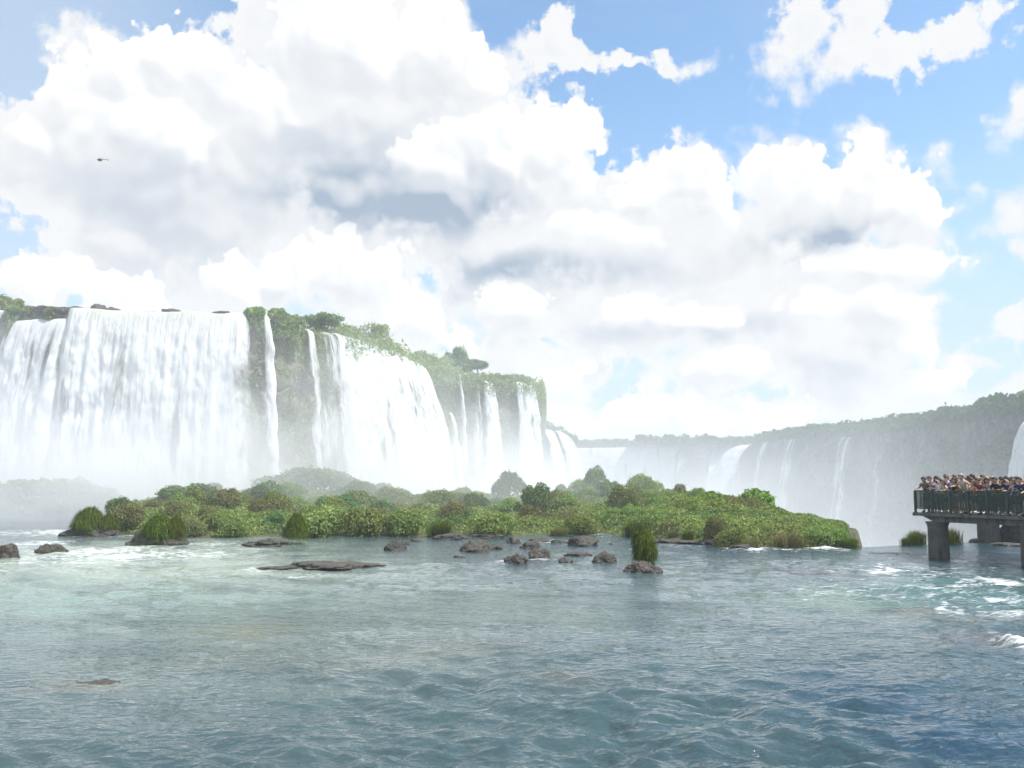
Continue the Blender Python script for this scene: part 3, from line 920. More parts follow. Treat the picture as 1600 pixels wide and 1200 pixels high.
def lobed_points(n, rng, lobes=14, flat=0.75, rough=0.10, r=(0.28, 0.5), upper=0.15):
    """Points on the outside of a cluster of lobes that fills a unit dome (radius 1, height about 1 above z=0)."""
    c = rng.normal(size=(lobes, 3))
    c /= np.linalg.norm(c, axis=1)[:, None]
    c[:, 2] = np.abs(c[:, 2])
    c *= rng.uniform(0.25, 0.72, (lobes, 1))
    rad = rng.uniform(r[0], r[1], lobes)
    k = rng.integers(0, lobes, n)
    d = rng.normal(size=(n, 3))
    d /= np.linalg.norm(d, axis=1)[:, None]
    d[:, 2] = np.where(rng.random(n) < 0.7, np.abs(d[:, 2]), d[:, 2])
    p = c[k] + d * rad[k][:, None] * (1 - rng.random((n, 1)) ** 2 * 0.5)
    # drop points buried in other lobes
    dist = np.linalg.norm(p[:, None, :] - c[None], axis=2) / rad[None]
    keep = (dist < 0.72).sum(1) == 0
    keep |= rng.random(n) < 0.12
    p, d = p[keep], d[keep]
    p[:, 2] = p[:, 2] * flat + upper
    p += rng.normal(size=p.shape) * rough * 0.3
    m = p[:, 2] > -0.05
    return p[m], d[m]


def bush_mesh(name, n, size, rng, mat, **kw):
    C, N = lobed_points(n, rng, **kw)
    V, Fq = leaves(C, N, size, rng)
    return mesh_np(name, V, Fq, mat, link=False, shade=False)


def tuft_mesh(name, n, rng, mat, h=1.0, spread=1.0, droop=0.55, width=0.02, seg=4):
    """Clump of arching grass blades, unit height."""
    base = rng.normal(size=(n, 2)) * 0.22 * spread
    az = np.arctan2(base[:, 1], base[:, 0]) + rng.normal(size=n) * 0.6
    L = h * rng.uniform(0.65, 1.15, n)
    out = rng.uniform(0.1, 0.9, n) * spread * 0.55
    V = np.zeros((n, seg + 1, 2, 3))
    for k in range(seg + 1):
        u = k / seg
        rr = out * u ** 1.5
        zz = L * (u - droop * u ** 2.4 * (0.5 + out))
        wv = width * (1 - 0.85 * u)
        cx, cyy = base[:, 0] + np.cos(az) * rr, base[:, 1] + np.sin(az) * rr
        for q, sg in enumerate((-1, 1)):
            V[:, k, q, 0] = cx - np.sin(az) * wv * sg
            V[:, k, q, 1] = cyy + np.cos(az) * wv * sg
            V[:, k, q, 2] = zz
    idx = np.arange(n * (seg + 1) * 2).reshape(n, seg + 1, 2)
    Fq = np.stack([idx[:, :-1, 0], idx[:, :-1, 1], idx[:, 1:, 1], idx[:, 1:, 0]], -1).reshape(-1, 4)
    return mesh_np(name, V.reshape(-1, 3), Fq, mat, link=False, shade=True)


BR = np.random.default_rng(21)
BUSH = [bush_mesh('foliage', 9000, 0.062, BR, M['leaf'], lobes=16) for _ in range(3)] + [bush_mesh('foliage', 9000, 0.062, BR, M['leaf_dark'], lobes=10, r=(0.34, 0.55)) for _ in range(2)]
BUSH_BRIGHT = [bush_mesh('foliage', 3200, 0.14, BR, M['leaf_bright'], lobes=18, flat=0.7) for _ in range(2)]
BUSH_DRY = [bush_mesh('foliage', 8000, 0.058, BR, M['leaf_dry'], lobes=14) for _ in range(2)]
TUFT = [tuft_mesh('foliage', 900, BR, M['blade'], width=0.016) for _ in range(3)]
TUFT_DRY = [tuft_mesh('foliage', 800, BR, M['leaf_dry'], width=0.014) for _ in range(2)]


def stem_mesh(rng, n=6, r=0.05, h=0.75, spread=0.5):
    V, Fq = [], []
    for k in range(n):
        a = rng.uniform(0, 2 * math.pi)
        tip = np.array([math.cos(a) * spread * rng.uniform(0.3, 1), math.sin(a) * spread * rng.uniform(0.3, 1), h * rng.uniform(0.7, 1.0)])
        base = np.array([math.cos(a) * 0.06, math.sin(a) * 0.06, -0.25])
        mid = base * 0.5 + tip * 0.5 + np.array([0, 0, 0.08])
        for (pp, rr) in ((base, r), (mid, r * 0.65), (tip, r * 0.25)):
            for j in range(5):
                th = j * 2 * math.pi / 5
                V.append(pp + rr * np.array([math.cos(th), math.sin(th), 0]))
        o = k * 15
        for l in range(2):
            for j in range(5):
                Fq.append((o + l * 5 + j, o + l * 5 + (j + 1) % 5, o + (l + 1) * 5 + (j + 1) % 5, o + (l + 1) * 5 + j))
    return mesh_np('stem', np.array(V), np.array(Fq), M['bark'], link=False)


STEM = [stem_mesh(BR) for _ in range(2)]


def plant(name, me, loc, w, h, label, cat, group=None, stem=True, rng=BR, depth=None):
    e = empty(name, loc, rng.uniform(0, 6.28))
    e.scale = (w / 2, (depth or w) / 2, h)
    o = bpy.data.objects.new('foliage', me)
    COL.objects.link(o)
    o.parent = e
    if stem:
        st = bpy.data.objects.new('stem', STEM[int(rng.integers(0, 2))])
        COL.objects.link(st)
        st.parent = e
    return tag(e, label, cat, group)


# ------------------------------------------------------------------ the island in the river
IS_PX = np.array([176, 200, 260, 330, 420, 500, 600, 700, 800, 880, 940, 1000, 1060, 1110, 1160, 1220, 1300, 1336])
IS_FY = np.array([832, 834, 838, 838, 838, 838, 836, 838, 836, 836, 834, 838, 848, 851, 855, 856, 855, 855])       # waterline
IS_TOP = np.array([815, 806, 786, 776, 774, 776, 778, 786, 786, 780, 776, 776, 782, 786, 790, 811, 840, 857])     # skyline of the ground itself
IS_D = np.array([6, 12, 26, 34, 40, 44, 42, 40, 36, 34, 32, 28, 26, 24, 22, 17, 10, 3])                       # depth to the crest, metres


def island_point(px, v):
    fy = np.interp(px, IS_PX, IS_FY)
    yf = CAM_Z * F / (fy - 750.0)
    D = np.interp(px, IS_PX, IS_D)
    Y = yf + D * v
    X = (px - 800.0) / F * Y * 1.006
    zt = CAM_Z + (750 - np.interp(px, IS_PX, IS_TOP)) * (yf + D) / F
    prof = np.where(v < 1, smooth(-0.15, 1.0, v) * 1.0, 1.0 - 0.5 * smooth(1.0, 1.6, v))
    prof = (prof - smooth(-0.15, 1.0, np.float64(0))) / (1 - smooth(-0.15, 1.0, np.float64(0)))
    z = 0.45 * smooth(0, 0.12, v) + np.clip(zt - 0.45, 0.1, 9) * prof
    z = z + 0.45 * fbm(X / 5, Y / 5, 0.0, 3) * smooth(0.02, 0.2, v) - 0.6 * (1 - smooth(-0.06, 0.02, v))
    return X, Y, z


def build_island():
    pxs = np.linspace(170, 1342, 330)
    v = np.concatenate([np.linspace(-0.08, 0.2, 14), np.linspace(0.22, 1.7, 46)])
    PX, VV = np.meshgrid(pxs, v, indexing='ij')
    X, Y, Z = island_point(PX, VV)
    endf = smooth(170, 186, PX) * (1 - smooth(1330, 1342, PX))
    Z = np.where(VV > 1.45, Z - (VV - 1.45) * 30, Z) * endf - 0.8 * (1 - endf)
    o = mesh_np('island_ground', np.stack([X, Y, Z], -1).reshape(-1, 3), grid_faces(len(pxs), len(v)), M['earth'])
    tag(o, kind='structure')
    # low ground cover
    rng = np.random.default_rng(31)
    n = 260000
    px = rng.uniform(178, 1316, n)
    vv = rng.random(n) ** 0.9 * 1.25 + 0.03
    x, y, z = island_point(px, vv)
    hgt = np.clip(0.5 + 0.55 * fbm(x / 3.0, y / 3.0, 4.0, 3), 0.10, 1.1) * smooth(0.02, 0.12, vv) * (0.35 + 0.65 * smooth(1320, 1200, px))
    zz = z + hgt * (0.25 + 0.85 * rng.random(n) ** 0.6)
    C = np.stack([x, y, zz], 1)
    nx = -(fbm((x + .5) / 3.0, y / 3.0, 4.0, 3) - fbm((x - .5) / 3.0, y / 3.0, 4.0, 3))
    ny = -(fbm(x / 3.0, (y + .5) / 3.0, 4.0, 3) - fbm(x / 3.0, (y - .5) / 3.0, 4.0, 3))
    N = np.stack([nx * 1.5, ny * 1.5 - 0.3, np.ones(n)], 1)
    N /= np.linalg.norm(N, axis=1)[:, None]
    kindv = fbm(x / 7, y / 7, 8.0, 3) + rng.normal(size=n) * 0.08
    V, Fq = leaves(C, N, 0.125, rng, 1.9, 0.45)
    mats = [M['leaf'], M['leaf_dark'], M['leaf_dry'], M['leaf_bright']]
    o = mesh_np('ground_cover', V, Fq, mats, shade=False)
    mi = np.where(kindv > 0.34, 2, np.where(kindv < -0.3, 1, 0))
    mi = np.where((px > 985) & (px < 1130) & (vv > 0.62) & (rng.random(n) < 0.7), 3, mi)
    o.data.polygons.foreach_set('material_index', mi.astype(np.int32))
    tag(o, 'low tangled green ground cover spread over the river island', 'ground cover', kind='stuff')


build_island()

# bushes that stand out: photo px, base py, width px, height px, kind, label
K_ROUND, K_DARK, K_BRIGHT, K_DRY, K_TUFT, K_TUFTDRY = range(6)
BUSHES = [
    (480, 775, 170, 48, K_DARK, 'large misty domed shrub, tallest at the left part of the island'),
    (300, 790, 120, 36, K_DARK, 'broad misty dome of shrubs between the islet and the tallest misty shrub'),
    (690, 790, 60, 30, K_ROUND, 'rounded shrub with a pointed top below the billowing waterfall'),
    (792, 775, 58, 42, K_DARK, 'dense round shrub standing out in front of the wedge-shaped waterfall'),
    (838, 806, 62, 54, K_DARK, 'tall dark shrub with a bare shadowed side in mid-island'),
    (877, 775, 30, 20, K_DARK, 'small isolated round shrub on the skyline in front of the hazy headland'),
    (925, 756, 50, 32, K_DARK, 'round-headed shrub crowning the highest point of the island'),
    (912, 775, 60, 30, K_ROUND, 'wide shrub just under the round-headed crowning shrub'),
    (952, 782, 46, 34, K_DARK, 'shrub filling the gap right of the round-headed crowning shrub'),
    (1002, 774, 62, 34, K_ROUND, 'bushy shrub with a spiky top before the wide distant curtain'),
    (1059, 780, 26, 27, K_DRY, 'small brownish round shrub between bushy shrub and bright green plants'),
    (1085, 778, 30, 20, K_ROUND, 'pale shrub next to the small brownish round shrub'),
    (1180, 788, 90, 27, K_BRIGHT, 'glossy lime green broad-leaved shrub on the island ridge'),
    (1110, 786, 74, 20, K_BRIGHT, 'flat bright green leafy patch left of the lime green shrub'),
    (1282, 846, 60, 33, K_ROUND, 'deep green leafy shrub at the right end of the island'),
    (1317, 856, 34, 26, K_TUFT, 'last grass clump at the right tip of the island'),
    (1225, 856, 66, 36, K_TUFTDRY, 'wide straw tipped grass clump at the water edge by the white rapid'),
    (1138, 856, 54, 40, K_ROUND, 'yellowish green leafy bush overhanging the bank rocks'),
    (1166, 857, 34, 28, K_TUFTDRY, 'small straw coloured grass clump right of the overhanging bush'),
    (1112, 845, 44, 44, K_DRY, 'brown withered bush behind the overhanging bank bush'),
    (988, 838, 46, 36, K_TUFT, 'pale green grass clump with a brown streak near the leaning tussock'),
    (1048, 842, 22, 24, K_TUFTDRY, 'thin dry grass clump on the low dark bank'),
    (1070, 842, 24, 22, K_TUFT, 'fresh green grass clump on the low dark bank'),
    (872, 841, 36, 26, K_TUFTDRY, 'brownish grass clump alone in the water among the boulders'),
    (770, 836, 84, 42, K_ROUND, 'yellow-green bush reaching over the water behind the boulders'),
    (905, 832, 60, 30, K_ROUND, 'low bush at the waterline left of the small white rapid'),
    (360, 800, 62, 42, K_DRY, 'tall olive shrub near the left end of the island'),
    (285, 812, 60, 34, K_DRY, 'reddish brown bush behind the square grassy rock'),
    (210, 815, 46, 32, K_ROUND, 'pale misty bush between the domed grassy rock and the square one'),
    (310, 836, 56, 34, K_DRY, 'olive bush at the waterline right of the square grassy rock'),
    (372, 838, 60, 36, K_ROUND, 'green bush at the waterline left of the flat rock with a tuft'),
    (500, 836, 110, 56, K_ROUND, 'bright green bank bush behind the flat rock with a tuft'),
    (575, 838, 90, 52, K_ROUND, 'grey-green bank bush right of the bright green bank bush'),
    (635, 836, 66, 42, K_ROUND, 'small leafy bank bush opposite the single pointed boulder'),
    (690, 838, 50, 36, K_TUFT, 'grassy bank clump at the edge of the boulder field'),
    (620, 786, 80, 30, K_ROUND, 'shrub on the misty skyline left of the pointed-top shrub'),
    (560, 782, 70, 34, K_DARK, 'shrub on the misty skyline right of the tallest misty shrub'),
    (415, 786, 80, 36, K_DARK, 'misty shrub on the left flank of the tallest misty shrub'),
    (740, 792, 60, 30, K_ROUND, 'shrub at the foot of the dense round shrub'),
    (880, 800, 60, 34, K_ROUND, 'shrub sunk behind the tall dark mid-island shrub'),
]
KM = {K_ROUND: BUSH[:3], K_DARK: BUSH[3:], K_BRIGHT: BUSH_BRIGHT, K_DRY: BUSH_DRY, K_TUFT: TUFT, K_TUFTDRY: TUFT_DRY}


def island_ground(px, py):
    """Point of the island surface seen at a photo pixel (nearest slope crossing), else on the crest."""
    vs = np.linspace(0.01, 1.3, 260)
    x, y, z = island_point(np.full(260, float(px)), vs)
    sy = 750 - (z - CAM_Z) * F / y
    k = np.argmax(sy <= py) if (sy <= py).any() else int(np.argmin(sy))
    return np.array([x[k], y[k], z[k]])


for px, py, w, h, kd, lab in BUSHES:
    g = island_ground(px, py)
    sc = g[1] / F
    nm = 'grass_clump' if kd >= K_TUFT else 'bush'
    me = KM[kd][int(BR.integers(0, len(KM[kd])))]
    ztop = CAM_Z + (750 - (py - h)) * sc
    hm = float(np.clip(ztop - g[2] + 0.15, h * sc * 0.9, h * sc * 1.6))
    plant(nm, me, (g[0], g[1], g[2] - 0.15), w * sc * (1.0 if kd < K_TUFT else 1.25), hm * 1.06, lab, 'grass' if kd >= K_TUFT else 'bush', 'plants on the river island', stem=kd < K_TUFT)
for k in range(95):
    px = float(BR.uniform(200, 1235))
    v = float(BR.uniform(0.04, 1.05))
    x, y, z = (float(q) for q in island_point(np.array(px), np.array(v)))
    if px > 1090 and v > 0.5:
        continue
    kd = [K_ROUND, K_ROUND, K_DARK, K_DRY][int(BR.integers(0, 4))] if px < 1000 else [K_ROUND, K_TUFTDRY, K_TUFT, K_ROUND][int(BR.integers(0, 4))]
    w = float(BR.uniform(1.6, 3.6)) * (0.7 if px > 1000 else 1.0) * (0.75 if px > 1120 else 1.0)
    me = KM[kd][int(BR.integers(0, len(KM[kd])))]
    plant('bush' if kd < K_TUFT else 'grass_clump', me, (x, y, z - 0.15), w, w * float(BR.uniform(0.45, 0.75)), 'small shrub merging into the dense green cover of the river island', 'bush', 'shrubs filling the river island', stem=False)


# ------------------------------------------------------------------ vegetation of the cliffs
def scatter_on(rows, n, size, rng, name, mat, fn, off=0.5, zmin=-5):
    """Leaf clumps over a cliff grid (rows x cols x 3) where fn(points) says plants hold on."""
    R0, C0 = rows.shape[:2]
    i, j = rng.integers(0, R0 - 1, n), rng.integers(0, C0 - 1, n)
    u, v = rng.random((n, 1)), rng.random((n, 1))
    a, b, c = rows[i, j], rows[i, j + 1], rows[i + 1, j]
    p = a + (b - a) * u + (c - a) * v
    nn = np.cross(b - a, c - a)
    nn /= np.linalg.norm(nn, axis=1)[:, None] + 1e-9
    nn *= -np.sign((nn * (p - np.array([0, 0, 4.0]))).sum(1))[:, None]
    k = (fn(p, i / R0) > rng.random(n)) & (p[:, 2] > zmin)
    p, nn = p[k], nn[k]
    lump = np.clip(0.6 + fbm(p[:, 0] / 2.5, p[:, 1] / 2.5, p[:, 2] / 2.5, 2), 0, 2)
    p = p + nn * (off * lump * rng.random(len(p)))[:, None]
    N = nn + np.array([0, 0, 0.6])
    V, Fq = leaves(p, N / np.linalg.norm(N, axis=1)[:, None], size, rng, 1.5, 0.4, 0.3)
    return mesh_np(name, V, Fq, mat, shade=False)


def veg_a(p, v):
    px = 800 + p[:, 0] / p[:, 1] * F
    n = fbm(p[:, 0] / 6, p[:, 1] / 6, p[:, 2] / 8, 3)
    base = smooth(-0.15, 0.35, n)
    col = smooth(385, 400, px) * (1 - smooth(520, 540, px)) + smooth(640, 660, px) + 0.35 * smooth(20, 40, px) * (1 - smooth(110, 130, px))
    base = smooth(-0.35, 0.15, n)
    bare = np.exp(-((px - 672) / 18) ** 2 - ((p[:, 2] - 21) / 7) ** 2) * 0.9
    return np.clip(base * 0.9 + 0.35 * (v < 0.12), 0, 1) * np.clip(col, 0, 1) * (1 - bare)


vr = np.random.default_rng(41)
tag(scatter_on(CL_A, 420000, 0.45, vr, 'cliff_vegetation', M['leaf'], veg_a, 0.9, -4), 'green moss and hanging plants clinging to the long cliff face', 'vegetation', kind='stuff')


def top_band(rim, p0, p1, n, size, hfun, name, mat, label, rng, depth=10.0, over=1.0):
    s0, s1 = sorted((rim.s_of(p0), rim.s_of(p1)))
    s = rng.uniform(s0, s1, n)
    x, y, z, nx, ny = rim.at(s)
    d = rng.random(n) * depth - over
    hg = hfun(s, d) * rng.random(n) ** 0.5
    C = np.stack([x - nx * d, y - ny * d, z + hg - np.where(d < 0, rng.random(n) * over * 1.5, 0)], 1)
    N = np.stack([nx * 0.6, ny * 0.6, np.ones(n)], 1)
    V, Fq = leaves(C, N / np.linalg.norm(N, axis=1)[:, None], size, rng, 1.5, 0.4, 0.2)
    return tag(mesh_np(name, V, Fq, mat, shade=False), label, 'vegetation', kind='stuff')


def hump(scale, lo, hi, seed):
    return lambda s, d: lo + (hi - lo) * np.clip(0.5 + 0.9 * fbm(s / scale, d / scale, seed, 3), 0, 1)


top_band(RIM_A, 520, 845, 60000, 0.48, hump(5, 0.4, 3.4, 2.0), 'rim_thicket', M['leaf'], 'green thicket along the top of the long cliff', vr, 11, 3.0)
top_band(RIM_B, 838, 897, 5000, 1.3, hump(10, 1.0, 5.0, 3.0), 'rim_thicket', M['far_leaf'], 'hazy thicket on the headland beyond the long cliff', vr, 14, 2)
top_band(RIM_C, 872, 1186, 16000, 2.0, hump(14, 2.0, 9.0, 4.0), 'distant_forest', M['far_leaf'], 'hazy line of forest above the distant curtains', vr, 40, -12)
top_band(RIM_C, 1064, 1108, 2500, 1.5, hump(8, 1.0, 4.0, 4.5), 'rim_thicket', M['far_leaf'], 'thicket on the dark rock between the distant curtains', vr, 12, 2)
top_band(RIM_D, 1178, 1900, 26000, 1.6, hump(12, 1.0, 5.5, 5.0), 'rim_forest', M['far_leaf'], 'forest edge along the top of the shaded right wall', vr, 22, 2.5)
tag(scatter_on(CL_D, 30000, 1.6, vr, 'cliff_vegetation', M['far_leaf'], lambda p, v: np.clip(smooth(0.0, 0.4, fbm(p[:, 0] / 20, p[:, 1] / 20, p[:, 2] / 14, 3)), 0, 1) * (1 - 0.6 * v), 1.5, -40), 'dark plants clinging to the shaded right wall', 'vegetation', kind='stuff')
tag(scatter_on(CL_B, 6000, 1.2, vr, 'cliff_vegetation', M['far_leaf'], lambda p, v: 0.5 + 0 * v, 1.2, -30), 'hazy plants on the face of the headland', 'vegetation', kind='stuff')


# trees of the cliff top: px, rim offset behind, crown width m, crown height m, trunk m, dark?, label
def tree(px, back, wid, crown_h, trunk_h, dark, label, rng, rim=RIM_A, sink=0.3, flat=False, n=4200, leaf=0.34):
    s = rim.s_of(px)
    x, y, z, nx, ny = (float(q) for q in rim.at(np.array(s)))
    back *= 0.75
    wid, crown_h, trunk_h, n = wid * 1.1, crown_h * 1.15, trunk_h * 1.2, int(n * 1.5)
    k = math.hypot(x, y)
    e = empty('tree', (x + x / k * back - nx * 0.8, y + y / k * back - ny * 0.8, z - sink))
    V, Fq = [], []

    def limb(a, b, r0, r1):
        a, b = np.array(a, float), np.array(b, float)
        o = len(V)
        for pp, rr in ((a, r0), (a * 0.5 + b * 0.5 + rng.normal(size=3) * 0.08 * np.linalg.norm(b - a) * 0.6, (r0 + r1) / 2), (b, r1)):
            for j in range(6):
                th = j * math.pi / 3
                V.append(pp + rr * np.array([math.cos(th), math.sin(th), 0]))
        for l in range(2):
            for j in range(6):
                Fq.append((o + l * 6 + j, o + l * 6 + (j + 1) % 6, o + (l + 1) * 6 + (j + 1) % 6, o + (l + 1) * 6 + j))
    fork = (rng.normal() * 0.3, rng.normal() * 0.3, trunk_h)
    limb((0, 0, -0.5), fork, 0.26, 0.17)
    for k in range(7):
        a = k * 0.9 + rng.random()
        limb(fork, (fork[0] + math.cos(a) * wid * 0.36, fork[1] + math.sin(a) * wid * 0.36, trunk_h + crown_h * rng.uniform(0.3, 0.75)), 0.13, 0.03)
    mesh_np('trunk', np.array(V), np.array(Fq), M['bark'], e)
    C, N = lobed_points(n, rng, lobes=20, flat=0.9, r=(0.16, 0.34), rough=0.16, upper=0.1)
    C = C * np.array([wid / 2, wid / 2, crown_h]) + np.array([fork[0], fork[1], trunk_h - 0.1 * crown_h])
    v2, f2 = leaves(C, N, leaf, rng, 1.5, 0.4, 0.2)
    mesh_np('crown', v2, f2, M['leaf_dark'] if dark else M['leaf'], e, shade=False)
    return tag(e, label, 'tree', 'trees along the top of the long cliff')


tr = np.random.default_rng(51)
for row in (
    (512, 9, 9.0, 3.0, 2.6, 1, 'sparse umbrella tree with sky showing through, above the curved waterfall'),
    (540, 10, 9.0, 3.6, 0.4, 0, 'low green tree joining the sparse umbrella tree to the round tree'),
    (582, 9, 13.5, 5.6, 1.0, 0, 'tall round tree, highest crown above the curved waterfall'),
    (608, 10, 10.0, 3.8, 0.6, 1, 'wide tree with drooping right side next to the tall round tree'),
    (645, 8, 5.5, 3.0, 0.6, 0, 'small tree in the dip between the round tree and the rounded grove'),
    (665, 8, 9.5, 4.6, 0.6, 0, 'rounded tree at the left of the grove above the brown rock'),
    (690, 8, 11.5, 5.6, 1.0, 0, 'big domed tree in the middle of the grove above the brown rock'),
    (716, 8, 8.0, 6.4, 2.6, 1, 'tree with an open crown at the right of the grove'),
    (748, 7, 9.0, 2.6, 3.4, 1, 'flat-topped tree with layered branches leaning right'),
    (735, 8, 6.0, 3.2, 0.8, 1, 'dark tree under the flat-topped tree'),
    (778, 8, 3.5, 2.4, 1.2, 1, 'little lone tree poking up right of the flat-topped tree'),
    (800, 6, 10.0, 3.0, 0.5, 1, 'dark drooping tree forming the green cape at the cliff end'),
    (818, 5, 8.5, 2.4, 0.2, 0, 'lowest bushy tree at the very tip of the long cliff'),
):
    tree(row[0], row[1], row[2], row[3], row[4], row[5], row[6], tr)


# mossy knolls on the rim of the long cliff
def knoll(px, dpx, h, label, rng, kind=0, down=4.0, back=0.0):
    s = RIM_A.s_of(px)
    x, y, z, nx, ny = (float(q) for q in RIM_A.at(np.array(s)))
    w = dpx / F * y
    n = 3200
    C, N = lobed_points(n, rng, lobes=12, flat=0.9)
    C[:, :2] *= w * 0.55
    C[:, 2] = np.where(C[:, 2] > 0.3, (C[:, 2] - 0.3) * h * 1.5, (C[:, 2] - 0.3) * down * 2.5)
    V, Fq = leaves(C, N, 0.42, rng, 1.5, 0.4, 0.3)
    e = empty('bush', (x + nx * (1.0 - back), y + ny * (1.0 - back), z))
    mesh_np('foliage', V, Fq, M['leaf'] if kind == 0 else M['leaf_dry'], e, shade=False)
    return tag(e, label, 'bush', 'bushes on the rim of the long cliff')


knoll(392, 30, 1.2, 'mossy bush at the right end of the widest curtain', tr, down=3.0)
knoll(430, 36, 2.2, 'left half of the leafy knoll, above the narrow stream', tr, down=3.6)
knoll(453, 34, 1.2, 'right half of the leafy knoll, above the faint threads', tr, down=4.5)
knoll(28, 26, 0.6, 'green bush hanging beside the waterfall at the left border', tr, down=4.5)
knoll(8, 40, 2.4, 'leafy shrub on top of the rocky mound at the left border', tr, down=0.6, back=4)
knoll(40, 56, 1.1, 'olive brown shrub along the rocky mound', tr, kind=1, down=0.6, back=3)
knoll(84, 26, 0.5, 'mossy clump at the right foot of the rocky mound', tr, down=2.5, back=1)
knoll(-20, 60, 3.2, 'shrub at the far left of the rocky mound', tr, down=0.6, back=5)



# ------------------------------------------------------------------ boulders
def ico(sub):
    bm = bmesh.new()
    bmesh.ops.create_icosphere(bm, subdivisions=sub, radius=1.0)
    V = np.array([v.co[:] for v in bm.verts])
    Fq = np.array([[v.index for v in f.verts] for f in bm.faces])
    bm.free()
    return V, Fq


ICO_V, ICO_F = ico(5)
ICO4 = ico(4)


def rock_verts(rng, planes=22, rough=0.05, soft=0.45, hi=True):
    D = ICO_V if hi else ICO4[0]
    n = rng.normal(size=(planes, 3))
    n /= np.linalg.norm(n, axis=1)[:, None]
    d = rng.uniform(0.72, 1.0, planes)
    r = np.min(np.where(D @ n.T > 0.05, d[None] / np.maximum(D @ n.T, 0.05), 9.0), axis=1)
    r = np.minimum(r, 1.25) * (1 - soft) + soft * 0.95
    o = rng.uniform(0, 50)
    r = r * (1 + rough * 2.2 * fbm(D[:, 0] * 1.6 + o, D[:, 1] * 1.6, D[:, 2] * 1.6, 3) + rough * np.abs(fbm(D[:, 0] * 5 + o, D[:, 1] * 5, D[:, 2] * 5, 3)))
    return D * r[:, None]


def boulder(px, py, w, h, label, rng, depth=0.8, group='boulders breaking the river surface', cat='rock', name='boulder', lean=0.0, rough=0.06, soft=0.15):
    g = G(px, py)
    sc = g[1] / F
    V = rock_verts(rng, rough=rough, soft=soft)
    W, H = w * sc / 2, h * sc
    V = V * np.array([W, W * depth, H * 0.95])
    V[:, 0] += lean * np.clip(V[:, 2], 0, 9)
    top = V[:, 2].max()
    V[:, 2] = V[:, 2] * H / top
    a = 0.0
    o = mesh_np(name, V, ICO_F, M['basalt'])
    o.location = (g[0], g[1] + W * depth * 0.6, -0.04)
    return tag(o, label, cat, group)


rr = np.random.default_rng(77)
for row in (
    (2, 872, 46, 24, 'dark boulder cut by the left border of the river'),
    (71, 866, 46, 17, 'low brown boulder in the left rapid, second from the border'),
    (141, 838, 88, 22, 'wide dark rock under the domed grass dome'),
    (236, 853, 100, 30, 'square dark rock under the shaggy grass block'),
    (414, 853, 76, 13, 'flat wet rock with a round grass ball on its right end'),
    (515, 889, 138, 9, 'longest low rocky shoal in mid-river, brown crested'),
    (430, 889, 70, 4, 'half-drowned grey end of the long rocky shoal'),
    (616, 860, 30, 18, 'single pointed boulder between the long shoal and the split boulder'),
    (632, 851, 18, 5, 'tiny flat stone behind the single pointed boulder'),
    (652, 845, 26, 4, 'thin skerry close to the bank left of the boulder field'),
    (738, 862, 50, 19, 'big split boulder at the left of the boulder field'),
    (772, 858, 34, 9, 'low ragged rock trailing right of the big split boulder'),
    (718, 871, 22, 4, 'thin drowned ledge below the big split boulder'),
    (706, 843, 50, 12, 'greyish bank rock at the foot of the grassy bank clump'),
    (760, 840, 60, 7, 'dark rock shelf under the yellow-green bush'),
    (803, 849, 22, 11, 'small round boulder under the yellow-green bush'),
    (829, 857, 36, 14, 'brown flat-topped boulder behind the twin boulders'),
    (846, 847, 40, 7, 'low dark rock between the brown boulder and the bank'),
    (811, 881, 40, 17, 'pointed brown boulder, left of the twin boulders'),
    (843, 873, 38, 18, 'pointed brown boulder, right of the twin boulders'),
    (884, 879, 24, 10, 'small pyramid boulder between the twin boulders and the dark one'),
    (905, 869, 40, 8, 'long low rock behind the small pyramid boulder'),
    (876, 849, 28, 7, 'small rock below the lone brownish grass clump'),
    (911, 852, 44, 15, 'smooth whale-backed boulder in front of the small white rapid'),
    (945, 879, 40, 18, 'dark rounded boulder left of the leaning tussock'),
    (971, 845, 10, 5, 'tiny stone just above the dark rounded boulder'),
    (955, 851, 8, 4, 'tiny stump-like stone right of the whale-backed boulder'),
    (1003, 895, 46, 19, 'dark rock carrying the leaning tussock'),
    (1024, 895, 32, 11, 'pinkish brown slab on the right foot of the leaning tussock'),
    (1072, 850, 96, 9, 'low dark bank ledge behind the leaning tussock'),
    (1125, 852, 60, 14, 'broken bank rocks under the overhanging bush'),
    (1160, 858, 40, 9, 'dark bank rock under the small straw coloured grass clump'),
    (1285, 897, 60, 2, 'drowned reef showing dark through the right rapid'),
    (130, 1072, 90, 3, 'brown rock just breaking the surface in the left foreground'),
    (1400, 866, 60, 3, 'wet dark ledge at the lip of the gorge left of the platform'),
):
    boulder(*row[:4], row[4], rr, rough=0.15 if row[3] < 20 and row[2] > 60 else 0.10)

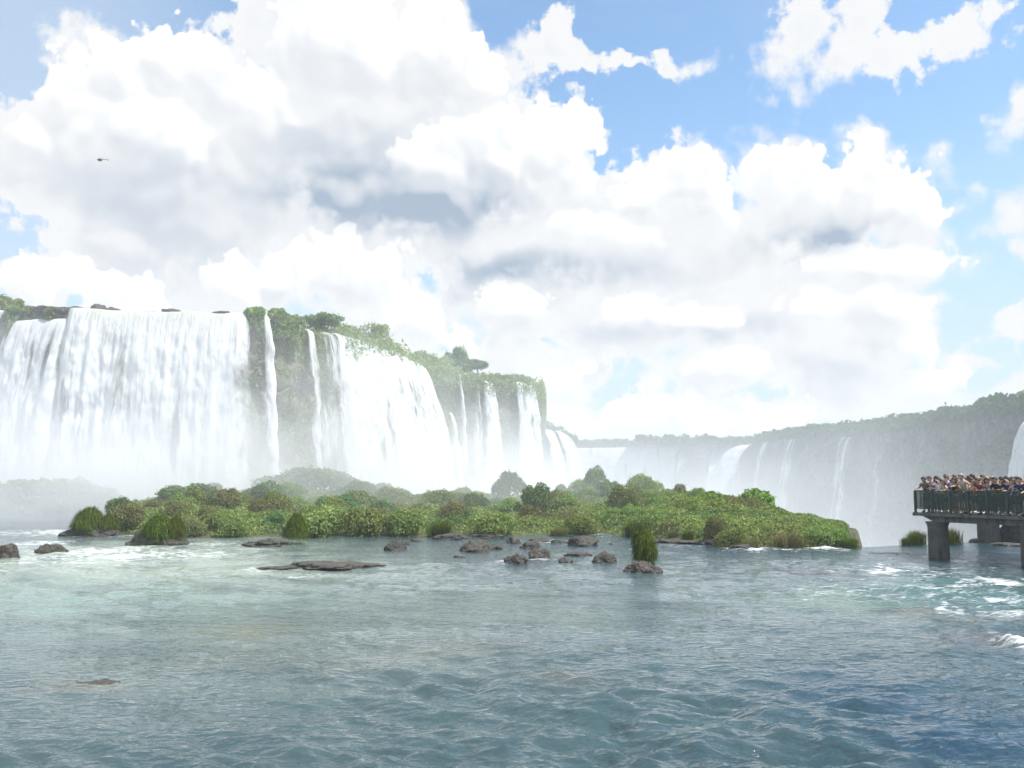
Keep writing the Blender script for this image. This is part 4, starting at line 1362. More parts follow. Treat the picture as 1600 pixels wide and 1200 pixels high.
for px_, w_, h_, lab_ in ((150, 2.2, 1.0, 'dark block standing on the lip of the widest curtain, near its left end'), (118, 3.2, 0.7, 'flat dark rock on the lip at the left corner of the widest curtain'), (172, 2.2, 0.6, 'small flat rock on the lip right of the dark block'),
                          (268, 3.4, 0.55, 'low greenish rock on the lip at the middle of the widest curtain'), (345, 3.0, 0.5, 'low dark rock on the lip near the mossy bush'), (96, 3.0, 0.7, 'brown rock at the foot of the rocky mound'), (70, 3.6, 0.8, 'low brown rock ridge on the right half of the rocky mound')):
    x_, y_, z_, nx_, ny_ = (float(q) for q in RIM_A.at(np.array(RIM_A.s_of(px_))))
    o_ = mesh_np('lip_rock', rock_verts(rr, rough=0.12, soft=0.15) * np.array([w_ / 2, w_ / 2, h_]), ICO_F, M['basalt'])
    o_.location = (x_ - nx_ * 0.7, y_ - ny_ * 0.7, z_ + 0.2)
    tag(o_, lab_, 'rock', 'rocks on the lip of the widest curtain')

# rock bank behind the platform
boulder(1588, 846, 74, 30, 'big brown rock bank behind the platform piers', rr, depth=0.5)
boulder(1536, 847, 36, 6, 'low dark rock at the foot of the rear pier', rr)
boulder(1580, 852, 60, 5, 'pale sandy ledge at the waterline below the rock bank', rr)


# grass mops: dense arching blades rooted over a dome
def mop_mesh(name, n, rng, mat, blade=0.55, width=0.016, droop=0.75, seg=4, flat=1.0, top=0.15):
    th = rng.uniform(0, 2 * math.pi, n)
    u0 = rng.random(n)
    rad = np.interp(u0, [0, 0.15, 0.5, 0.8, 1.0], [0.30, 0.42, 0.56, 0.50, 0.06] if top > 0.2 else [0.66, 0.66, 0.56, 0.36, 0.05])
    lump = 1 + 0.28 * fbm(np.cos(th) * 1.3 + 7 * top, np.sin(th) * 1.3, u0 * 2.2, 2)
    d = np.stack([np.cos(th), np.sin(th), u0], 1)
    root = np.stack([np.cos(th) * rad * lump, np.sin(th) * rad * lump, (0.08 + u0 * 0.78) * (0.6 + 0.4 * lump)], 1)
    root[:, :2] *= rng.uniform(0.7, 1.0, (n, 1))
    az = np.arctan2(d[:, 1], d[:, 0]) + rng.normal(size=n) * 0.45
    L = blade * rng.uniform(0.35, 1.15, n)
    el_ = rng.uniform(0.2, 1.25, n)
    dr = droop * rng.uniform(0.6, 1.3, n)
    V = np.zeros((n, seg + 1, 2, 3))
    for k in range(seg + 1):
        u = k / seg
        rrad = L * 0.62 * np.cos(el_) * u ** 0.9
        zz = L * (np.sin(el_) * u - dr * 1.1 * u * u)
        w = width * (1 - 0.85 * u)
        for q, sg in enumerate((-1, 1)):
            V[:, k, q, 0] = root[:, 0] + np.cos(az) * rrad - np.sin(az) * w * sg
            V[:, k, q, 1] = root[:, 1] + np.sin(az) * rrad + np.cos(az) * w * sg
            V[:, k, q, 2] = root[:, 2] + zz
    idx = np.arange(n * (seg + 1) * 2).reshape(n, seg + 1, 2)
    Fq = np.stack([idx[:, :-1, 0], idx[:, :-1, 1], idx[:, 1:, 1], idx[:, 1:, 0]], -1).reshape(-1, 4)
    return mesh_np(name, V.reshape(-1, 3), Fq, mat, link=False)


MOP = [mop_mesh('foliage', 3600, rr, M['blade']) for _ in range(2)]
MOP_TALL = mop_mesh('foliage', 5200, rr, M['blade'], blade=0.36, width=0.02, top=0.35)


def tussock(px, py, w, h, label, me, lean=0.0, lift=0.0, dy=0.25):
    g = G(px, py)
    sc = g[1] / F
    e = empty('grass_tussock', (g[0], g[1] + dy, lift), float(rr.uniform(0, 6)) if not lean else 0.0)
    e.scale = (w * sc / 2 / 0.95, w * sc / 2 / 0.95, h * sc)
    o = bpy.data.objects.new('foliage', me)
    COL.objects.link(o)
    o.parent = e
    if lean:
        o.rotation_euler = (0, lean, 0)
    return tag(e, label, 'grass', 'grass tussocks on river rocks')


tussock(132, 838, 68, 36, 'domed green grass tussock on the wide dark rock in the left rapid', MOP[0], lift=0.42, dy=0.7)
tussock(160, 838, 42, 24, 'lower yellowish grass shoulder right of the domed grass tussock', MOP[1], lift=0.45, dy=0.8)
tussock(243, 853, 72, 38, 'shaggy block of hanging grass on the square dark rock', MOP[1], lift=0.4, dy=0.6)
tussock(266, 853, 44, 34, 'browner hanging end of the shaggy grass block', MOP[0], lift=0.5, dy=0.8)
tussock(460, 850, 48, 40, 'round grass ball perched on the flat wet rock', MOP[0], lift=0.3, dy=0.3)
tussock(1003, 889, 62, 60, 'leaning shaggy tussock alone in mid-river, mirrored in the water', MOP_TALL, lean=0.26, lift=0.12, dy=-0.15)
tussock(1443, 852, 46, 32, 'yellow-green plant at the gorge edge left of the near platform pier', TUFT[0], lift=-0.05, dy=1.0)
tussock(1497, 851, 52, 36, 'yellow-green plant at the gorge edge seen between the platform piers', TUFT[1], lift=-0.05, dy=1.0)
tussock(1428, 853, 30, 18, 'small plant at the gorge edge, leftmost below the platform', TUFT[2], lift=-0.05, dy=1.0)


# misty islet at the left
def islet():
    c = P(88, 800, 104)
    e = empty('rock_islet', (c[0], c[1], 0))
    V = rock_verts(rr, rough=0.10, soft=0.5) * np.array([8.6, 4.6, 4.3])
    V[:, 2] = np.minimum(V[:, 2], 3.7 + 0.5 * fbm(V[:, 0] / 2.5, V[:, 1] / 2.5, 0.0, 3))
    mesh_np('rock', V, ICO_F, M['cliff'], e)
    k = rr.integers(0, len(V), 9000)
    p = V[k]
    p = p[(p[:, 2] > 0.8) & (fbm(p[:, 0] / 2, p[:, 1] / 2, p[:, 2] / 2, 2) > -0.25)]
    N = p / np.linalg.norm(p, axis=1)[:, None]
    v2, f2 = leaves(p + N * 0.15 + rr.normal(size=p.shape) * 0.12, N, 0.30, rr)
    mesh_np('foliage', v2, f2, M['leaf'], e, shade=False)
    tag(e, 'big pale rock islet veiled in mist before the waterfall at the left border', 'islet')


islet()


# ------------------------------------------------------------------ generic solid builder
class MB:
    def __init__(self):
        self.V, self.F = [], []

    def quadbox(self, c8):
        o = len(self.V)
        self.V += [tuple(p) for p in c8]
        for f in ((0, 3, 2, 1), (4, 5, 6, 7), (0, 1, 5, 4), (1, 2, 6, 5), (2, 3, 7, 6), (3, 0, 4, 7)):
            self.F.append([o + q for q in f])

    def box(self, o, ax, ay, lo, hi):
        """Box in a frame: origin o, horizontal axes ax, ay, z up."""
        o, ax, ay = np.array(o, float), np.array(ax, float), np.array(ay, float)
        z = np.array([0, 0, 1.0])
        c = []
        for zz in (lo[2], hi[2]):
            for (a, b) in ((lo[0], lo[1]), (hi[0], lo[1]), (hi[0], hi[1]), (lo[0], hi[1])):
                c.append(o + ax * a + ay * b + z * zz)
        self.quadbox(c)

    def tube(self, a, b, r0, r1=None, n=8, caps=True):
        r1 = r0 if r1 is None else r1
        a, b = np.array(a, float), np.array(b, float)
        t = (b - a) / (np.linalg.norm(b - a) + 1e-9)
        u = np.cross(t, [0.3, 0.5, 0.8])
        u /= np.linalg.norm(u)
        v = np.cross(t, u)
        o = len(self.V)
        for p, r in ((a, r0), (b, r1)):
            for k in range(n):
                th = 2 * math.pi * k / n
                self.V.append(tuple(p + r * (u * math.cos(th) + v * math.sin(th))))
        for k in range(n):
            self.F.append([o + k, o + (k + 1) % n, o + n + (k + 1) % n, o + n + k])
        if caps:
            self.F.append([o + k for k in range(n)][::-1])
            self.F.append([o + n + k for k in range(n)])

    def lathe(self, c, prof, n=24, sx=1.0, sy=1.0):
        o = len(self.V)
        for (r, z) in prof:
            for k in range(n):
                th = 2 * math.pi * k / n
                self.V.append((c[0] + sx * r * math.cos(th), c[1] + sy * r * math.sin(th), c[2] + z))
        for i in range(len(prof) - 1):
            for k in range(n):
                self.F.append([o + i * n + k, o + i * n + (k + 1) % n, o + (i + 1) * n + (k + 1) % n, o + (i + 1) * n + k])
        self.F.append([o + k for k in range(n)][::-1])
        self.F.append([o + (len(prof) - 1) * n + k for k in range(n)])

    def ball(self, c, r, n=10):
        o = len(self.V)
        for i in range(n + 1):
            ph = math.pi * i / n
            for k in range(n):
                th = 2 * math.pi * k / n
                self.V.append((c[0] + r[0] * math.sin(ph) * math.cos(th), c[1] + r[1] * math.sin(ph) * math.sin(th), c[2] + r[2] * math.cos(ph)))
        for i in range(n):
            for k in range(n):
                self.F.append([o + i * n + k, o + (i + 1) * n + k, o + (i + 1) * n + (k + 1) % n, o + i * n + (k + 1) % n])

    def mesh(self, name, mat, smooth_=False):
        me = bpy.data.meshes.new(name)
        me.from_pydata(self.V, [], self.F)
        if smooth_:
            me.polygons.foreach_set('use_smooth', [True] * len(me.polygons))
        if mat:
            me.materials.append(mat)
        me.update()
        return me

    def build(self, name, mat, parent=None, smooth_=False, bevel=0.0):
        o = bpy.data.objects.new(name, self.mesh(name, mat, smooth_))
        COL.objects.link(o)
        o.parent = parent
        if bevel:
            b = o.modifiers.new('bevel', 'BEVEL')
            b.width = bevel
            b.segments = 2
        return o


def concrete(name, c1, c2, stain):
    m, t, out = mat_new(name)
    pos = t.n('ShaderNodeNewGeometry').outputs['Position']
    n1 = t.noise(pos, 1.5, 6.0, 0.65)
    n2 = t.noise(t.vec('MULTIPLY', pos, (4, 4, 0.6)), 1.0, 5.0, 0.6)
    n3 = t.noise(pos, 22.0, 4.0, 0.6)
    c = t.mix(t.ramp(n1, 0.35, 0.65), c1, c2)
    c = t.mix(t.math('MULTIPLY', t.ramp(n2, 0.48, 0.66), 0.75), c, stain)
    p = principled(t, c, 0.85, 0.3, Normal=bump(t, t.math('ADD', n3, n1), 0.6, 0.03))
    t.put(out.inputs[0], p.outputs[0])
    return m


M['concrete'] = concrete('weathered_concrete', (0.11, 0.105, 0.098), (0.17, 0.16, 0.145), (0.04, 0.045, 0.038))
M['pier'] = concrete('stained_pier', (0.085, 0.085, 0.078), (0.13, 0.12, 0.105), (0.03, 0.034, 0.03))
m, t, out = mat_new('green_steel')
pos = t.n('ShaderNodeNewGeometry').outputs['Position']
cc = t.mix(t.ramp(t.noise(pos, 6.0, 4.0), 0.45, 0.7), (0.014, 0.042, 0.03, 1), (0.028, 0.058, 0.04, 1))
t.put(out.inputs[0], principled(t, cc, 0.42, 0.5).outputs[0])
M['steel'] = m

# ------------------------------------------------------------------ viewing platform
PA = np.array([21.2, 47.5, 0.0])
PD = np.array([2.8, -5.5, 0.0]) / math.hypot(2.8, 5.5)
PP = np.array([-PD[1], PD[0], 0.0])           # away from the front edge, towards the back right
DECK = 2.30
RAIL = 1.17
LEN, DEP = 11.0, 7.0


def build_platform():
    e = empty('viewing_platform', tuple(PA))
    o = np.zeros(3)
    b = MB()
    b.box(o, PD, PP, (-0.12, -0.12, DECK - 0.16), (LEN, DEP, DECK))
    b.build('deck', M['concrete'], e, bevel=0.02)
    b = MB()
    for a0, a1 in ((0.30, 0.75),):
        # edge beam tapering up to the left corner
        z0, z1 = DECK - 0.45, DECK - 0.163
        c8 = []
        for zz, s0 in ((z0, 0.95), (z1, 0.25)):
            for (al, pe) in ((s0, 0.15), (LEN, 0.15), (LEN, 1.0), (s0, 1.0)):
                c8.append(PD * al + PP * pe + np.array([0, 0, zz]))
        b.quadbox(c8)
    b.build('edge_beam', M['concrete'], e, bevel=0.015)
    b = MB()
    for al in (0.45, 5.75):
        pass
    prof = [(0.53, -1.6), (0.52, 0.0), (0.50, 0.5), (0.49, 1.55), (0.52, 1.7), (0.60, DECK - 0.453)]
    for al, r in ((0.80, 1.0), (5.72, 0.8)):
        q = MB()
        q.lathe(tuple(PD * al + PP * 0.62), [(rr_ * r, z_) for rr_, z_ in prof], 28)
        q.build('pier', M['pier'], e, True)
    q = MB()
    q.box(o, PD, PP, (0.2, 4.0, DECK - 0.55), (LEN, 4.8, DECK - 0.163))
    q.build('rear_beam', M['concrete'], e, bevel=0.015)
    # railing: posts, top rail, mesh panels
    tr_ = MB()
    tr_.box(o, PD, PP, (-0.03, -0.035, DECK + RAIL - 0.06), (LEN, 0.035, DECK + RAIL))
    tr_.box(o, PD, PP, (-0.035, 0.036, DECK + RAIL - 0.06), (0.035, DEP, DECK + RAIL))
    tr_.build('handrail', M['steel'], e, bevel=0.012)
    br = MB()
    br.box(o, PD, PP, (0.0, -0.02, DECK + 0.20), (LEN, 0.02, DECK + 0.245))
    br.box(o, PD, PP, (-0.02, 0.024, DECK + 0.20), (0.02, DEP, DECK + 0.245))
    br.build('bottom_rail', M['steel'], e)
    pm = MB()
    pm.box(o, PD, PP, (-0.045, -0.05, DECK + 0.002), (0.045, 0.05, DECK + RAIL - 0.062))
    pm.box(o, PD, PP, (-0.09, -0.09, DECK + 0.002), (0.09, 0.09, DECK + 0.03))
    pmesh = pm.mesh('railing_post', M['steel'])
    gm = MB()
    w = 0.98
    for al in (0.075, w - 0.035):
        gm.box(o, PD, PP, (al, -0.02, 0.25), (al + 0.035, 0.02, RAIL - 0.065))
    for k in range(15):
        z = 0.275 + k * 0.0575
        gm.box(o, PD, PP, (0.112, -0.006, z), (w - 0.037, 0.006, z + 0.024))
    for k in range(11):
        al = 0.15 + k * 0.0765
        gm.box(o, PD, PP, (al, 0.007, 0.26), (al + 0.026, 0.018, RAIL - 0.07))
    gmesh = gm.mesh('mesh_panel', M['steel'])
    n = int(LEN / 1.03)
    for k in range(n + 1):
        for q, (me, base) in enumerate(((pmesh, PD * 1.03 * k), (gmesh, PD * 1.03 * k + np.array([0, 0, DECK])))):
            if q == 1 and k == n:
                continue
            ob = bpy.data.objects.new(me.name, me)
            COL.objects.link(ob)
            ob.parent = e
            ob.location = tuple(base)
    # the short end of the railing, turned a quarter
    ang = math.atan2(PP[1], PP[0]) - math.atan2(PD[1], PD[0])
    for k in range(6):
        for q, (me, zz) in enumerate(((pmesh, 0.0), (gmesh, DECK))):
            if q == 0 and k == 0:
                continue
            ob = bpy.data.objects.new(me.name, me)
            COL.objects.link(ob)
            ob.parent = e
            ob.location = tuple(PP * 1.03 * k + np.array([0, 0, zz]))
            ob.rotation_euler = (0, 0, ang)
    tag(e, 'concrete viewing platform with green mesh railing above the gorge', 'platform')
    # the walkway that reaches the platform from behind, on its own squat pier
    e2 = empty('walkway', (31.0, 59.0, 0))
    b = MB()
    b.box((0, 0, 0), np.array([1.0, -0.05, 0]), np.array([0.05, 1.0, 0]), (-2.0, -1.2, 2.02), (40, 1.2, 2.22))
    b.build('deck', M['concrete'], e2)
    b = MB()
    b.box((0, 0, 0), np.array([1.0, 0, 0]), np.array([0, 1.0, 0]), (-0.5, -0.5, -1.0), (0.5, 0.5, 2.015))
    b.build('pier', M['pier'], e2, bevel=0.04)
    b = MB()
    for k in range(14):
        b.box((k * 2.0 - 1.5, -1.1 - k * 0.1 + 0.05, 0), np.array([1.0, 0, 0]), np.array([0, 1.0, 0]), (-0.03, -0.03, 2.225), (0.03, 0.03, 3.2))
    b.box((0, 0, 0), np.array([1.0, -0.05, 0]), np.array([0.05, 1.0, 0]), (-1.9, -1.10, 3.202), (26, -1.04, 3.26))
    b.build('handrail', M['steel'], e2)
    tag(e2, 'concrete walkway on a square pier behind the viewing platform', 'walkway')


build_platform()


# ------------------------------------------------------------------ people
def colour_mat(name, rough, sheen=0.2, noise_amt=0.25, sc=14.0):
    m, t, out = mat_new(name)
    c = t.n('ShaderNodeObjectInfo').outputs['Color']
    pos = t.n('ShaderNodeTexCoord').outputs['Object']
    n = t.noise(pos, sc, 4.0, 0.6)
    c = t.mix(t.math('MULTIPLY', t.ramp(n, 0.4, 0.65), noise_amt), c, t.mix(1.0, c, (0.45, 0.45, 0.5, 1), 'MULTIPLY'))
    t.put(out.inputs[0], principled(t, c, rough, 0.3, Normal=bump(t, n, 0.3, 0.02)).outputs[0])
    return m


M['skin'] = colour_mat('skin', 0.55, noise_amt=0.1)
M['cloth'] = colour_mat('cloth', 0.85)
M['hair'] = colour_mat('hair', 0.5, noise_amt=0.5, sc=60)


def skinned(name, verts, edges, radii, mat, sub=1):
    me = bpy.data.meshes.new(name)
    me.from_pydata([tuple(v) for v in verts], edges, [])
    o = bpy.data.objects.new(name, me)
    COL.objects.link(o)
    o.modifiers.new('skin', 'SKIN').use_smooth_shade = True
    sv = me.skin_vertices[0].data
    for k, r in enumerate(radii):
        sv[k].radius = (r, r) if not isinstance(r, tuple) else r
        sv[k].use_root = (k == 0)
    s = o.modifiers.new('sub', 'SUBSURF')
    s.levels = s.render_levels = sub
    bpy.context.view_layer.update()
    dg = bpy.context.evaluated_depsgraph_get()
    out = bpy.data.meshes.new_from_object(o.evaluated_get(dg))
    out.name = name
    bpy.data.objects.remove(o)
    out.materials.clear()
    out.materials.append(mat)
    for p in out.polygons:
        p.use_smooth = True
    return out


def hand_chain(V, E, R, wrist, wi, d, side):
    """Palm, four unequal bent fingers and a thumb from the wrist vertex index wi; d = forearm direction."""
    d = d / np.linalg.norm(d)
    s = np.cross(d, np.array([0, 0, 1.0]))
    s = s / (np.linalg.norm(s) + 1e-9) if np.linalg.norm(s) > 0.1 else np.array([1.0, 0, 0])
    up = np.cross(s, d)
    palm = len(V)
    V.append(wrist + d * 0.055)
    R.append(0.030)
    E.append((wi, palm))
    for k, (off, ln) in enumerate(((-0.028, 0.062), (-0.009, 0.075), (0.010, 0.070), (0.028, 0.055))):
        a = len(V)
        V += [wrist + d * 0.095 + s * off, wrist + d * (0.095 + ln * 0.6) + s * off * 1.1 - up * 0.012, wrist + d * (0.095 + ln * 0.9) + s * off * 1.1 - up * 0.035]
        R += [0.010, 0.009, 0.008]
        E += [(palm, a), (a, a + 1), (a + 1, a + 2)]
    a = len(V)
    V += [wrist + d * 0.05 - s * side * 0.045, wrist + d * 0.09 - s * side * 0.062 - up * 0.012]
    R += [0.012, 0.009]
    E += [(palm, a), (a, a + 1)]


def figure(pose):
    """Meshes of one figure, feet at the origin, facing +Y; pose gives lean, arm targets and head turn."""
    lean, tilt = pose.get('lean', 0.1), pose.get('head', (0.0, 0.05))
    fem = pose.get('f', False)
    hip = np.array([0, 0, 0.93])
    up = np.array([0, math.sin(lean), math.cos(lean)])
    waist, chest, neck0 = hip + up * 0.16, hip + up * 0.36, hip + up * 0.52
    neck = neck0 + np.array([0, 0.02, 0.06])
    hd = np.array([tilt[0], tilt[1] + math.sin(lean) * 0.12, 0.12])
    hc = neck + hd
    sw = 0.185 if not fem else 0.165
    V = [hip, waist, chest, neck0, neck, neck + hd * 0.55, hc + np.array([0, 0.0, 0.06]), hc + np.array([0, 0.085, -0.005]), hc + np.array([0, 0.105, -0.012])]
    R = [0.145 if not fem else 0.15, 0.125 if not fem else 0.11, 0.15 if not fem else 0.135, 0.085, 0.055, 0.085, 0.088, 0.045, 0.014]
    E = [(0, 1), (1, 2), (2, 3), (3, 4), (4, 5), (5, 6), (5, 7), (7, 8)]
    for sg in (-1, 1):                       # ears
        E.append((5, len(V)))
        V.append(neck + hd * 0.9 + np.array([sg * 0.093, -0.005, 0.0]))
        R.append(0.014)
    sh = {}
    arms = {}
    for sg in (-1, 1):
        i = len(V)
        s_ = neck0 + np.array([sg * sw, 0, -0.055])
        tgt = np.array(pose['hands'][0 if sg < 0 else 1], float)
        # two-bone reach from the shoulder to the hand
        v = tgt - s_
        L = min(np.linalg.norm(v), 0.545)
        v = v / np.linalg.norm(v)
        tgt = s_ + v * L
        a = math.sqrt(max(0.285 ** 2 - (L / 2) ** 2, 0.0004)) if L < 0.565 else 0.02
        pole = np.array([sg * 0.8, -0.4, -0.8])
        pole = pole - v * (pole @ v)
        pole /= np.linalg.norm(pole)
        el = s_ + v * L * 0.52 + pole * a
        V += [s_, el, tgt]
        R += [0.062, 0.042, 0.029]
        E += [(3, i), (i, i + 1), (i + 1, i + 2)]
        hand_chain(V, E, R, tgt, i + 2, tgt - el, sg)
        arms[sg] = (s_, el, tgt)
    legs = {}
    for sg in (-1, 1):
        i = len(V)
        st = pose.get('stance', 0.0) * sg
        h_, k_, a_ = np.array([sg * 0.09, 0, 0.86]), np.array([sg * 0.10, 0.03 + st * 0.5, 0.49]), np.array([sg * 0.11, st, 0.09])
        V += [h_, k_, a_, a_ + np.array([sg * 0.02, 0.13, -0.05])]
        R += [0.088, 0.060, 0.040, 0.036]
        E += [(0, i), (i, i + 1), (i + 1, i + 2), (i + 2, i + 3)]
        legs[sg] = (h_, k_, a_)
    body = skinned('person', V, E, R, M['skin'])
    # clothing
    Vs, Rs, Es = [hip + up * 0.02, waist, chest, neck0 - up * 0.02], [0.162, 0.142, 0.166, 0.098], [(0, 1), (1, 2), (2, 3)]
    if not pose.get('bare_arms'):
        for sg in (-1, 1):
            i = len(Vs)
            s_, el, tg = arms[sg]
            q = pose.get('sleeve', 0.6)
            Vs += [s_, s_ + (el - s_) * q]
            Rs += [0.078, 0.064]
            Es += [(3, i), (i, i + 1)]
            if q >= 1.0:
                Vs.append(el + (tg - el) * 0.85)
                Rs.append(0.046)
                Es.append((i + 1, i + 2))
    shirt = skinned('shirt', Vs, Es, Rs, M['cloth'])
    Vt, Rt, Et = [hip + np.array([0, 0, 0.0])], [0.155], []
    end = pose.get('leg', 1.0)
    for sg in (-1, 1):
        i = len(Vt)
        h_, k_, a_ = legs[sg]
        if end >= 1.0:
            Vt += [h_, k_, a_ + np.array([0, 0, 0.03])]
            Rt += [0.102, 0.076, 0.062]
            Et += [(0, i), (i, i + 1), (i + 1, i + 2)]
        else:
            Vt += [h_, k_ + np.array([0, 0, 0.04])]
            Rt += [0.105, 0.088]
            Et += [(0, i), (i, i + 1)]
    trousers = skinned('trousers', Vt, Et, Rt, M['cloth'])
    # hair: a cap over the back and top of the head, longer at the back for long hair
    D, Fi = ICO4
    long_ = pose.get('long', False)
    lim = np.where(D[:, 1] > 0.25, 0.34, -0.25 if not long_ else -1.0)
    keep = D[:, 2] > lim
    r = 0.128 + 0.010 * fbm(D[:, 0] * 3, D[:, 1] * 3, D[:, 2] * 3, 3)
    Hv = D * np.stack([r * 0.93, r * 1.02, r * 1.05], 1) + hc + np.array([0, -0.008, 0.018])
    if long_:
        bk = (D[:, 2] < 0.1) & (D[:, 1] < 0.3)
        Hv[bk, 2] += np.clip(D[bk, 2] - 0.1, -1, 0) * 0.20
        Hv[bk, 1] -= 0.02
    Fk = Fi[keep[Fi].all(1)]
    hair = mesh_np('hair', Hv, Fk, M['hair'], link=False)
    shoes = []
    for sg in (-1, 1):
        b = MB()
        a_ = legs[sg][2]
        b.ball((a_[0] + sg * 0.012, a_[1] + 0.06, 0.045), (0.052, 0.145, 0.05), 10)
        b.tube((a_[0], a_[1] - 0.01, 0.05), (a_[0], a_[1] - 0.005, 0.12), 0.05, 0.052, 10)
        shoes.append(b.mesh('shoe', M['cloth'], True))
    return dict(person=body, shirt=shirt, trousers=trousers, hair=hair, shoes=shoes)


POSES = [figure(p) for p in (
    dict(lean=0.35, hands=((-0.24, 0.42, 1.16), (0.22, 0.44, 1.16)), head=(0.02, 0.05), stance=0.10),                       # 0 forearms on the rail
    dict(lean=0.12, hands=((-0.10, 0.38, 1.58), (0.10, 0.38, 1.58)), head=(0.0, 0.04), f=True, long=True, stance=0.05),       # 1 holding a phone up
    dict(lean=0.60, hands=((-0.34, 0.72, 1.05), (0.18, 0.50, 1.17)), head=(-0.03, 0.06), stance=0.14),                      # 2 bent over with an arm hanging outside
    dict(lean=0.04, hands=((-0.26, 0.12, 0.92), (0.26, 0.16, 0.95)), head=(0.03, 0.02), stance=0.06),                       # 3 standing
    dict(lean=0.28, hands=((-0.30, 0.40, 1.17), (0.30, 0.38, 1.17)), head=(-0.05, 0.03), f=True, long=True, bare_arms=True, leg=0.5, stance=0.06),  # 4 at the rail, sleeveless
    dict(lean=0.50, hands=((-0.42, 0.40, 1.17), (0.36, 0.34, 1.17)), head=(-0.04, 0.10), sleeve=0.35, leg=0.5, stance=0.16),   # 5 propped on straight arms
)]
PHONE = MB()
PHONE.box((0, 0, 0), (1, 0, 0), (0, 1, 0), (-0.038, -0.005, -0.075), (0.038, 0.005, 0.075))
M['phone'] = colour_mat('phone_case', 0.3, noise_amt=0.0)
PHONE_ME = PHONE.mesh('phone', M['phone'])

SK = {'fair': (0.62, 0.40, 0.30, 1), 'tan': (0.46, 0.27, 0.18, 1), 'brown': (0.24, 0.13, 0.085, 1)}
HC = {'black': (0.012, 0.011, 0.011, 1), 'dark': (0.03, 0.02, 0.014, 1), 'brown': (0.085, 0.05, 0.028, 1), 'blond': (0.36, 0.25, 0.12, 1), 'grey': (0.3, 0.29, 0.28, 1)}
CC = {'navy': (0.02, 0.03, 0.10, 1), 'black': (0.015, 0.015, 0.018, 1), 'white': (0.78, 0.78, 0.78, 1), 'orange': (0.75, 0.16, 0.05, 1), 'purple': (0.16, 0.14, 0.42, 1), 'beige': (0.46, 0.38, 0.30, 1),
      'grey': (0.24, 0.24, 0.26, 1), 'teal': (0.04, 0.12, 0.17, 1), 'maroon': (0.15, 0.03, 0.05, 1), 'lilac': (0.42, 0.38, 0.52, 1), 'red': (0.5, 0.05, 0.04, 1), 'blue': (0.06, 0.14, 0.45, 1), 'brown': (0.15, 0.10, 0.075, 1), 'olive': (0.14, 0.15, 0.08, 1), 'pink': (0.6, 0.32, 0.34, 1)}


def person(al, pe, pose, scale, turn, skin, hair, top, legs_, shoe, label, group='sightseers crowded on the viewing platform'):
    b = PA + PD * al + PP * pe + np.array([0, 0, DECK])
    f = POSES[pose]
    face = -PP
    rz = math.atan2(face[1], face[0]) - math.pi / 2 + turn
    o = bpy.data.objects.new('person', f['person'])
    COL.objects.link(o)
    o.location = tuple(b)
    o.rotation_euler = (0, 0, rz)
    scale *= 1.12
    o.scale = (scale, scale, scale)
    o.color = SK[skin]
    for nm, me, c in (('shirt', f['shirt'], CC.get(top) or SK[skin]), ('trousers', f['trousers'], CC[legs_]), ('hair', f['hair'], HC[hair]), ('shoe', f['shoes'][0], CC[shoe]), ('shoe', f['shoes'][1], CC[shoe])):
        c_o = bpy.data.objects.new(nm, me)
        COL.objects.link(c_o)
        c_o.parent = o
        c_o.color = c
    tag(o, label, 'person', group)
    if pose == 1:
        p = bpy.data.objects.new('phone', PHONE_ME)
        COL.objects.link(p)
        mw = Matrix.Translation(b) @ Matrix.Rotation(rz, 4, 'Z') @ Matrix.Scale(scale, 4)
        p.matrix_world = mw @ Matrix.Translation((0.0, 0.47, 1.62))
        p.color = CC['black']
        tag(p, 'dark phone held up by the ' + label.split(' ', 1)[1] if False else 'dark phone held up by the person in %s' % label.split(' in ', 1)[1][:44].rsplit(' ', 1)[0], 'phone', 'phones held up on the platform')
    return o


